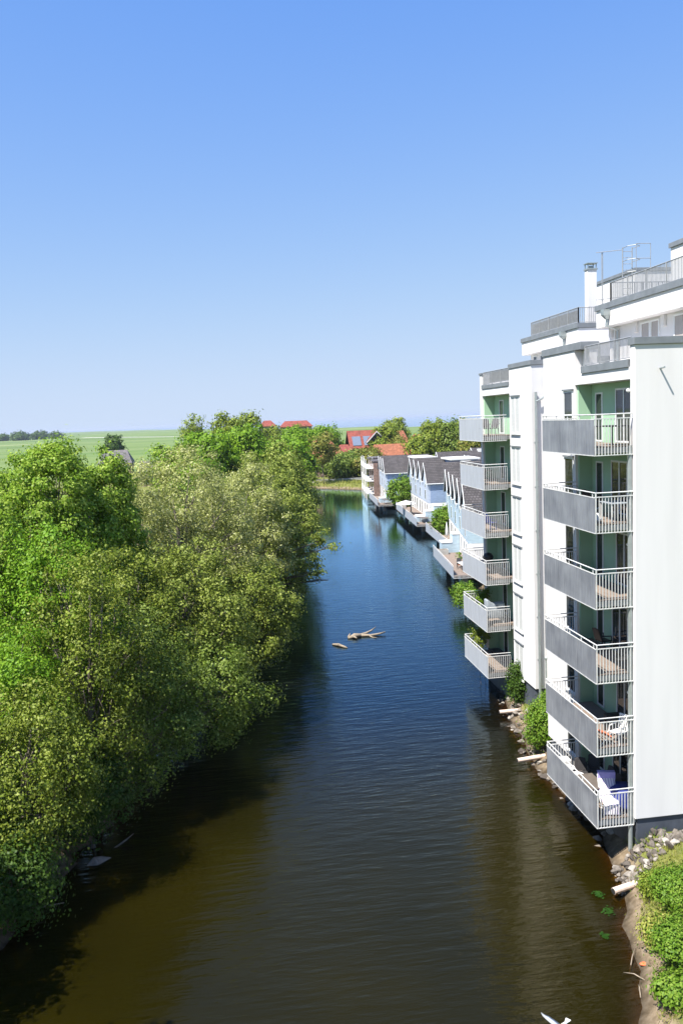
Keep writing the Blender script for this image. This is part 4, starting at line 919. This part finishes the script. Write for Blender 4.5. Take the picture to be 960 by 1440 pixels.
t = thing("patio_heater", "slim black patio stove beside the white sunshade", "stove", (28.3, 128.0, 1.5)); b = MB(); b.lathe((28.3, 128, 1.5), [(.28, 0), (.38, .2), (.4, .5), (.28, .85), (.1, 1.05)], 12); b.build("firebox", MT['dark'], t, True)
b = MB(); b.tube([(28.3, 128, 2.5), (28.3, 128, 3.9)], .1, 8); b.lathe((28.3, 128, 3.9), [(.08, 0), (.16, .05), (.05, .14)], 8); b.build("flue", MT['dark'], t)
table((28.9, 121.3, 1.5), 0, 1.2, 1.8, .75, MT['tabletop'], "brown table on the near end of the third deck", name="garden_table")
table((28.8, 151.6, 1.5), 0, 1.2, 1.8, .75, MT['tabletop'], "brown table on the near end of the farthest deck", name="garden_table")
if TREES:
    tree("small_tree", "leafy small tree between the two farthest decks", 30.9, 147.6, 6.6, 2.1, 'shrub', 130, 9, 170, 40, .17, zlow=.8, spread=.42, r0=.08)
    tree("small_tree", "leafy small tree behind the second nearest deck", 28.3, 108.6, 5.0, 1.25, 'shrub', 131, 8, 140, 40, .13, zlow=1.4, spread=.32, r0=.06)
    tree("shrub", "green shrub under the railing at the far side of the nearest deck", 20.2, 70.3, 2.6, 1.1, 'shrub', 132, 6, 90, 36, .09, zlow=.4, spread=.25, r0=.04, cat="shrub", stemname="stems", crownname="leaves")
    tree("shrub", "green plant on the far end of the fifth far balcony down", 15.9, 51.2, fA(4)+1.5, .42, 'shrub', 133, 5, 40, 30, .06, zlow=fA(4)+.3, spread=.13, r0=.02, cat="plant", stemname="stems", crownname="leaves", twig=1, base=(15.9, 51.2))
    tree("shrub", "leafy plant on the far end of the lowest far balcony", 15.6, 51.0, fA(5)+1.9, .55, 'olive', 134, 5, 50, 30, .06, zlow=fA(5)+.3, spread=.15, r0=.02, cat="plant", stemname="stems", crownname="leaves", twig=1, base=(15.6, 51.0))

# brick terraces at the far end, red house, orange roofs, hotel, farm roofs
def row_terrace(label, x, y, slope, w_, dep_, zt):
    tf = frame_tf(x, y, slope); t = thing("brick_terrace_house", label, "house", (x, y, 1.2), "brick terraces at the far end")
    b = MB(tf); b.box(0, dep_, 0, w_, 0, zt); b.build("wall", MT['brick'], t)
    b = MB(tf); b.box(-.2, dep_+.1, -.1, w_+.1, zt+.002, zt+.25); b.build("flat_roof", MT['greytile'], t)
    for z in (1.3, 4.0, 6.7):
        b = MB(tf); b.box(-1.6, -.002, .3, w_-.3, z, z+.18)
        o = b.build("balcony", MT['white'], t); r_ = MB(tf); r_.tube([(-1.55, .3, z+1.1), (-1.55, w_-.3, z+1.1)], .035, 5)
        for q in np.linspace(.35, w_-.35, 9): r_.tube([(-1.55, q, z+.18), (-1.55, q, z+1.1)], .02, 4)
        r_.build("railing", MT['white'], o)
        f = MB(tf); f.box(-.05, -.001, w_*.3, w_*.7, z+.25, z+2.3); o2 = f.build("window", MT['pvc'], t); g = MB(tf); g.box(-.06, -.051, w_*.33, w_*.67, z+.32, z+2.2); g.build("pane", MT['glass'], o2)
    b = MB(tf)
    for q in (.3, w_-.3): b.box(-1.62, -1.5, q-.07, q+.07, 0, zt+.6)
    b.build("post", MT['white'], t); return t
row_terrace("brick terrace with white balcony posts, nearest beyond the far gabled row", 30.6, 174, .1, 5.2, 9, 8.2)
row_terrace("brick terrace with white balcony posts, in the middle at the canal's end", 31.2, 180, .1, 5.2, 9, 8.6)
row_terrace("brick terrace with white balcony posts, last before the far shore", 31.8, 186, .1, 5.2, 9, 8.2)
def hip_house(name, label, cat, x0, x1, y0, y1, zw, zr, wall, tile, hip=0.0, wins=0, group=None):
    t = thing(name, label, cat, ((x0+x1)/2, (y0+y1)/2, 1.2), group); yc = (y0+y1)/2; o_ = .5
    b = MB(); b.box(x0, x1, y0, y1, 0, zw)
    if not hip: b._add([(x0, y0, zw), (x0, y1, zw), (x0, yc, zr-.25), (x1, y0, zw), (x1, y1, zw), (x1, yc, zr-.25)], [(0, 1, 2), (3, 5, 4), (0, 2, 5, 3), (1, 4, 5, 2)])
    b.build("wall", wall, t)
    b = MB(); k = (zr-zw)/(yc-y0); ez = zw-k*o_; h = hip
    b._add([(x0-o_, y0-o_, ez), (x1+o_, y0-o_, ez), (x1+o_, y1+o_, ez), (x0-o_, y1+o_, ez), (x0-o_+h, yc, zr), (x1+o_-h, yc, zr),
            (x0-o_, y0-o_, ez+.2), (x1+o_, y0-o_, ez+.2), (x1+o_, y1+o_, ez+.2), (x0-o_, y1+o_, ez+.2), (x0-o_+h, yc, zr+.2), (x1+o_-h, yc, zr+.2)],
           [(6, 7, 11, 10), (8, 9, 10, 11), (7, 8, 11), (9, 6, 10), (0, 4, 5, 1), (2, 5, 4, 3), (1, 5, 2), (3, 4, 0), (0, 1, 7, 6), (1, 2, 8, 7), (2, 3, 9, 8), (3, 0, 6, 9)])
    rf = b.build("roof", tile, t)
    for i in range(wins):
        c = x0+(x1-x0)*(i+.5)/wins
        for z in ([zw-1.9] if zw < 7 else [zw-2.0, zw-4.8]):
            f = MB(); f.box(c-.7, c+.7, y0-.06, y0-.001, z, z+1.4); o2 = f.build("window", MT['pvc'], t); g = MB(); g.box(c-.6, c+.6, y0-.08, y0-.061, z+.1, z+1.3); g.build("pane", MT['glass'], o2)
    return t, rf
t, rf = hip_house("red_brick_house", "red brick house with red roof, solar panels and a cross gable", "house", 38.5, 51, 258, 268, 8.6, 13.5, MT['brick'], MT['redtile'], 0, 4)
for i in range(3):
    c = 39.2+i*3.6; k = 4.9/5.0; b = MB(); b.poly_prism([(c, 258.0, 8.6+.42), (c+2.7, 258.0, 8.6+.42), (c+2.7, 260.8, 8.6+2.8*k+.42), (c, 260.8, 8.6+2.8*k+.42)], (0, 0, .1)); b.build("solar_panel", MT['solar'], rf)
b = MB(); b.poly_prism([(44.2, 257.6, 10.2), (49.2, 257.6, 10.2), (46.7, 257.6, 13.0)], (0, 5.3, 0)); g_ = b.build("cross_gable", MT['dark'], t); b = MB()
b.poly_prism([(43.7, 257.2, 9.9), (46.7, 257.2, 13.0), (46.7, 257.2, 13.5), (43.4, 257.2, 10.0)], (0, 6, 0)); b.poly_prism([(49.7, 257.2, 9.9), (50.0, 257.2, 10.0), (46.7, 257.2, 13.5), (46.7, 257.2, 13.0)], (0, 6, 0)); b.build("gable_roof", MT['redtile'], t)
b = MB(); b.poly_prism([(43.5, 257.12, 9.75), (46.7, 257.12, 13.05), (46.7, 257.12, 13.4), (43.3, 257.12, 9.95)], (0, .07, 0)); b.poly_prism([(49.9, 257.12, 9.75), (50.1, 257.12, 9.95), (46.7, 257.12, 13.4), (46.7, 257.12, 13.05)], (0, .07, 0)); b.build("barge_board", MT['pvc'], t)
hip_house("brick_annex", "low red brick annex left of the red house", "house", 34.2, 38.0, 252, 262, 7.4, 9.4, MT['brick'], MT['redtile'], 1.2, 1)
hip_house("orange_roofed_house", "orange roofed house half hidden behind the white trunked young tree", "house", 22.5, 32.5, 236, 246, 7.0, 11.4, MT['brick'], MT['orangetile'], 3.0, 3)
hip_house("orange_roofed_house", "orange roofed house among trees right of the red house", "house", 57, 71, 252, 262, 7.5, 11.6, MT['brick'], MT['orangetile'], 2.0, 4)
hip_house("orange_roofed_house", "low orange roof just behind the grey roofs and white posts", "house", 41, 53, 232, 241, 6.0, 9.6, MT['brick'], MT['orangetile'], 1.5, 3)
hip_house("orange_roofed_house", "small orange roof between the red house and the far balconies", "house", 54, 61, 275, 284, 8.0, 12.6, MT['brick'], MT['orangetile'], 1.5, 2)
hip_house("hotel_wing", "left wing of the hotel with a small red roof above the trees", "hotel", 14.4, 20.6, 350, 362, 15.8, 18.0, MT['brick'], MT['redtile'], 2.2, 3, "red roofed hotel wings")
hip_house("hotel_wing", "long right wing of the hotel with a flat red hipped roof", "hotel", 23.5, 36.0, 352, 363, 15.2, 17.4, MT['brick'], MT['redtile'], 2.0, 4, "red roofed hotel wings")
hip_house("farmhouse", "grey roofed farmhouse in the field beyond the maples", "house", -45, -34, 300, 309, 5.5, 9.6, MT['brick'], MT['greytile'], 2.0, 3)
hip_house("farmhouse", "low grey roofed shed beyond the broad willow", "house", -24, -14, 232, 240, 4.0, 8.0, MT['brick'], MT['greytile'], 0, 3)

# far shore wall and path
b = MB(); b.poly_prism([(16, 217.5, 1.0), (45, 219.2, 1.0), (45, 219.7, 1.0), (16, 218.0, 1.0)], (0, 0, .75)); b.top("low_wall", MT['slab'], "long low pale wall along the far shore path", "wall")
pth = MB()._add([(16, 214.4, 1.40), (45, 216.1, 1.40), (45, 217.6, 1.40), (16, 215.9, 1.40)], [(0, 1, 2, 3)]).build("path", mat("pale_path", (0.42, 0.38, 0.32), .9)); tag(pth, kind="structure")

# ------------------------------------------------------------------ bank details
rock_me = []
for i in range(7):
    rnd = np.random.RandomState(200+i); bm_v = rnd.normal(size=(16, 3)); bm_v /= np.linalg.norm(bm_v, axis=1, keepdims=True); bm_v *= (.75+.35*rnd.rand(16, 1))*np.array([1, .75+.2*rnd.rand(), .6])
    import bmesh
    bm = bmesh.new()
    for p in bm_v: bm.verts.new(p)
    rr = bmesh.ops.convex_hull(bm, input=bm.verts); bmesh.ops.delete(bm, geom=[g for g in rr["geom_interior"] if isinstance(g, bmesh.types.BMVert)], context='VERTS')
    bmesh.ops.bevel(bm, geom=bm.edges[:], offset=.035, segments=1, affect='EDGES')
    me = bpy.data.meshes.new("bank_stone"); bm.to_mesh(me); bm.free(); me.materials.append(MT['stone']); rock_me.append(me)
rng = np.random.RandomState(77)
def stones(n, sampler, s0, s1, label, group):
    placed = []
    for i in range(n*6):
        if len(placed) >= n: break
        x, y, s_ = *sampler(), s0+(s1-s0)*rng.rand()**1.6
        if any((x-a)**2+(y-b_)**2 < (.40*(s_+c))**2 for a, b_, c in placed): continue
        placed.append((x, y, s_)); o = bpy.data.objects.new("bank_stone", rock_me[rng.randint(7)]); COL.objects.link(o)
        o.location = (x, y, gz(x, y)+s_*(.1+.3*rng.rand())); o.scale = (s_, s_, s_); o.rotation_euler = (rng.rand()*.6, rng.rand()*.6, rng.rand()*6.28); tag(o, label, "stone", group)
def corner():
    y = 26.7+1.65*rng.rand(); x = float(xr(y))-.3+rng.rand()*(.8+3.6*max(0, (y-26.7)/1.65)); return x, y
stones(170, corner, .11, .27, "broken grey stone in the heap below the white end wall's corner", "stone heap at the building corner")
def strip():
    y = 30+19*rng.rand(); x0 = float(xr(y)); return x0-.5+rng.rand()*1.35, y
stones(125, strip, .16, .34, "pale stone in the bank strip between the canal and the balconies", "stone strip along the far wing")
def pipe(x0, y0, x1, y1, z, r_, label):
    t = thing("drain_pipe", label, "pipe", (x0, y0, z), "pale drain pipes"); b = MB(); b.tube([(x0, y0, z), (x1, y1, z+.06)], r_, 12); b.build("tube", MT['drain'], t)
    b = MB(); d = Vector((x1-x0, y1-y0, .06)).normalized(); b.tube([Vector((x0, y0, z))-d*.012, Vector((x0, y0, z))+d*.02], r_*.86, 12); b.build("mouth", MT['dark'], t)
pipe(12.85, 26.55, 14.3, 26.9, .3, .12, "pale drain pipe sticking out from the bank by the shrubs at right")
pipe(13.43, 38.1, 14.9, 38.2, .32, .11, "pale drain pipe near the far corner of the lowest near balcony")
pipe(14.76, 44.8, 16.2, 44.65, .32, .11, "pale drain pipe below the lowest far balcony")

def driftwood(name, label, paths, m):
    b = MB()
    for p, r_ in paths: b.tube(p, r_, 7)
    return b.top(name, m, label, "driftwood", smooth=True)
driftwood("floating_log", "forked pale log floating in the middle of the canal", [
    ([(8.75, 64.4, .05), (9.3, 64.6, .14), (9.8, 64.8, .12), (10.3, 65.1, .14), (10.8, 65.4, .26), (11.3, 65.9, .42)], [.07, .22, .13, .11, .07, .025]),
    ([(9.9, 64.8, .1), (10.6, 64.6, .08), (11.3, 64.7, .12), (11.9, 64.9, .2)], [.13, .1, .09, .04]), ([(10.5, 64.6, .08), (10.7, 64.2, .02), (11.0, 63.9, .05)], [.07, .05, .02]),
    ([(8.8, 64.5, .1), (9.0, 64.9, .3)], [.1, .03]), ([(9.2, 64.4, .15), (9.4, 64.0, .1)], [.12, .04])], MT['paleb'])
driftwood("floating_branch", "short thin branch floating beside the forked log", [([(7.3, 62.9, .06), (7.7, 62.5, .1), (8.1, 61.9, .06), (8.3, 61.7, .02)], [.07, .12, .09, .03])], MT['paleb'])
driftwood("fallen_branch", "bare branch dipping into the dark water at bottom left", [([(-9.2, 29.4, .8), (-8.4, 29.5, .5), (-7.6, 29.9, .25), (-7.0, 30.4, .02)], [.06, .05, .035, .015]), ([(-8.2, 29.6, .45), (-7.7, 29.3, .4)], [.03, .01])], MT['bark'])
driftwood("fallen_branch", "short bare stick rising from the dark water by the half sunk boulder", [([(-5.8, 34.2, -.1), (-5.2, 34.4, .2), (-4.9, 34.7, .3)], [.045, .035, .012])], MT['bark'])
for i, (x, y, a, L, lb) in enumerate([(11.6, 22.9, .9, .9, "dry pale stick lying half in the water at the right bank, nearest the orange rag"), (11.75, 22.2, 2.2, .7, "bent dry twig on the sandy edge below the orange rag"), (11.3, 21.6, 1.2, .6, "lowest dry twig on the right bank edge"), (12.4, 23.6, -.4, .8, "dry stick lying across the sandy bank above the orange rag")]):
    c, s_ = math.cos(a), math.sin(a); driftwood("dry_stick", lb, [([(x, y, gz(x, y)+.05), (x+c*L*.5, y+s_*L*.5, max(.05, gz(x+c*L*.5, y+s_*L*.5))+.1), (x+c*L, y+s_*L, max(0, gz(x+c*L, y+s_*L))+.03)], [.02, .016, .006])], MT['paleb'])
b = MB(); rnd = np.random.RandomState(4); b.lathe((12.1, 22.9, gz(12.1, 22.9)), [(.13, 0), (.17, .015), (.12, .04), (.05, .055)], 7, (1, .6)); o = b.top("rag", MT['orange'], "small orange rag on the sandy right bank", "rag", smooth=True)
o = bpy.data.objects.new("sunken_stone", rock_me[2]); COL.objects.link(o); o.location = (-6.2, 33.3, -.02); o.scale = (.62, .45, .42); o.rotation_euler = (.1, .1, .5); tag(o, "grey boulder half sunk at the shaded left shore", "stone")

# gull gliding low over the water at the bottom edge
gx_, gy_, gzz = 7.35, 18.0, 2.45
t = thing("gull", "white gull gliding low over the dark water at the bottom edge", "bird", (gx_, gy_, gzz)); R = rot((gx_, gy_, gzz), 2.3)
b = MB(R); prof = [(-.26, .012, 0), (-.2, .04, .0), (-.1, .065, 0), (.02, .07, 0), (.12, .052, .01), (.17, .04, .02), (.21, .042, .03), (.25, .028, .03), (.27, .01, .025)]
b.tube([(0, p[0], p[2]) for p in prof], [p[1] for p in prof], 10); body = b.build("body", MT['gull'], t, True)
b = MB(R); b.tube([(0, .265, .025), (0, .31, .015)], [.014, .004], 6); b.build("beak", MT['beak'], t)
for s_ in (-1, 1):
    b = MB(R); st = [(.04, .1, -.07, .02), (.2, .13, -.05, .09), (.36, .10, -.05, .12), (.5, .02, -.06, .10), (.6, -.09, -.11, .07)]
    vs_ = []
    for x, le, te, z in st: vs_ += [(s_*x, le, z), (s_*x, (le+te)/2, z+.018), (s_*x, te, z), (s_*x, (le+te)/2, z-.008)]
    fs = [(i*4+k, i*4+(k+1) % 4, (i+1)*4+(k+1) % 4, (i+1)*4+k) for i in range(4) for k in range(4)]+[(0, 3, 2, 1), (16, 17, 18, 19)]
    b._add(vs_, fs); b.build("wing", MT['gullg'], t, True)
b = MB(R); b.poly_prism([(-.03, -.22, 0), (.03, -.22, 0), (.07, -.38, 0), (-.07, -.38, 0)], (0, 0, .012)); b.build("tail", MT['gull'], t)

# ------------------------------------------------------------------ grass and weed
def blades(n, xs_, ys_, ok, hgt, wid, seed, name, m):
    rng = np.random.RandomState(seed); x = xs_[0]+(xs_[1]-xs_[0])*rng.rand(n); y = ys_[0]+(ys_[1]-ys_[0])*rng.rand(n); z = terrain_h(x, y)
    k = ok(x, y, z); x, y, z = x[k], y[k], z[k]; n = len(x); a = rng.rand(n)*6.28; h = hgt*(.4+.9*rng.rand(n)); l = rng.normal(size=(n, 2))*.35*h[:, None]
    dx, dy = np.cos(a)*wid, np.sin(a)*wid; p = np.stack([x, y, z-.02], 1)
    v = np.stack([p-np.stack([dx, dy, 0*dx], 1), p+np.stack([dx, dy, 0*dx], 1), p+np.stack([l[:, 0]*.5+dx*.6, l[:, 1]*.5+dy*.6, h*.6], 1), p+np.stack([l[:, 0], l[:, 1], h], 1)], 1).reshape(-1, 3)
    me = mesh_np(name, v, np.arange(n*4).reshape(-1, 4), m); o = bpy.data.objects.new(name, me); COL.objects.link(o); return o
def patch(x, y): return np.sin(x*1.9+1)*np.sin(y*1.5)+.5*np.sin(x*4.1-y*3.3)
o = blades(26000, (11, 19), (18, 28), lambda x, y, z: (z > .45+.25*patch(x, y)), .16, .012, 5, "grass", LF['grass']); tag(o, "sunlit short grass on the right bank below the end wall", "grass", kind="stuff")
o = blades(7000, (10.5, 16), (19, 28), lambda x, y, z: (z > .08) & (patch(x*1.7, y*1.7) > -.1), .10, .010, 9, "dry_litter", MT['litter']); tag(o, "dry straw and litter on the sandy right bank", "litter", kind="stuff")
o = blades(9000, (13.5, 18), (27.5, 52), lambda x, y, z: (z > .55) & (patch(x, y) > .2), .3, .014, 6, "weeds", LF['shrub']); tag(o, "green weeds growing between the bank stones", "weeds", kind="stuff")
o = blades(14000, (14, 46), (184, 221), lambda x, y, z: (z > .05) & (213.5-1.15*(x-19.6)-y < -.2) & (213.5-1.15*(x-19.6)-y > -16), .55, .06, 7, "shore_grass", LF['grass']); tag(o, "yellow green grass bank along the far shore", "grass", kind="stuff")
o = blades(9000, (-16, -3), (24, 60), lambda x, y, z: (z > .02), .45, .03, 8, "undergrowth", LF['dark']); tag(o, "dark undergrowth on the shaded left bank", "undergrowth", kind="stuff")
for x, y, r_, lb in ((12.45, 26.9, .22, "bright green water weed off the end of the near drain pipe"), (12.35, 25.9, .24, "bright green water weed nearer the bottom right shrubs"), (11.6, 24.6, .16, "small patch of water weed farthest from the bank")):
    rng = np.random.RandomState(int(x*100)); n = 46; p = np.stack([x+rng.normal(size=n)*r_*.35, y+rng.normal(size=n)*r_*.5, .012+.02*rng.rand(n)], 1)
    v, q = quads(p, np.tile([0, 0, 1.0], (n, 1))+rng.normal(size=(n, 3))*.15, .03+.04*rng.rand(n), .03+.02*rng.rand(n), rng, .1); me = mesh_np("water_weed", v-np.array((x, y, 0)), q, LF['weed'])
    o = bpy.data.objects.new("water_weed", me); COL.objects.link(o); o.location = (x, y, 0); tag(o, lb, "water weed")
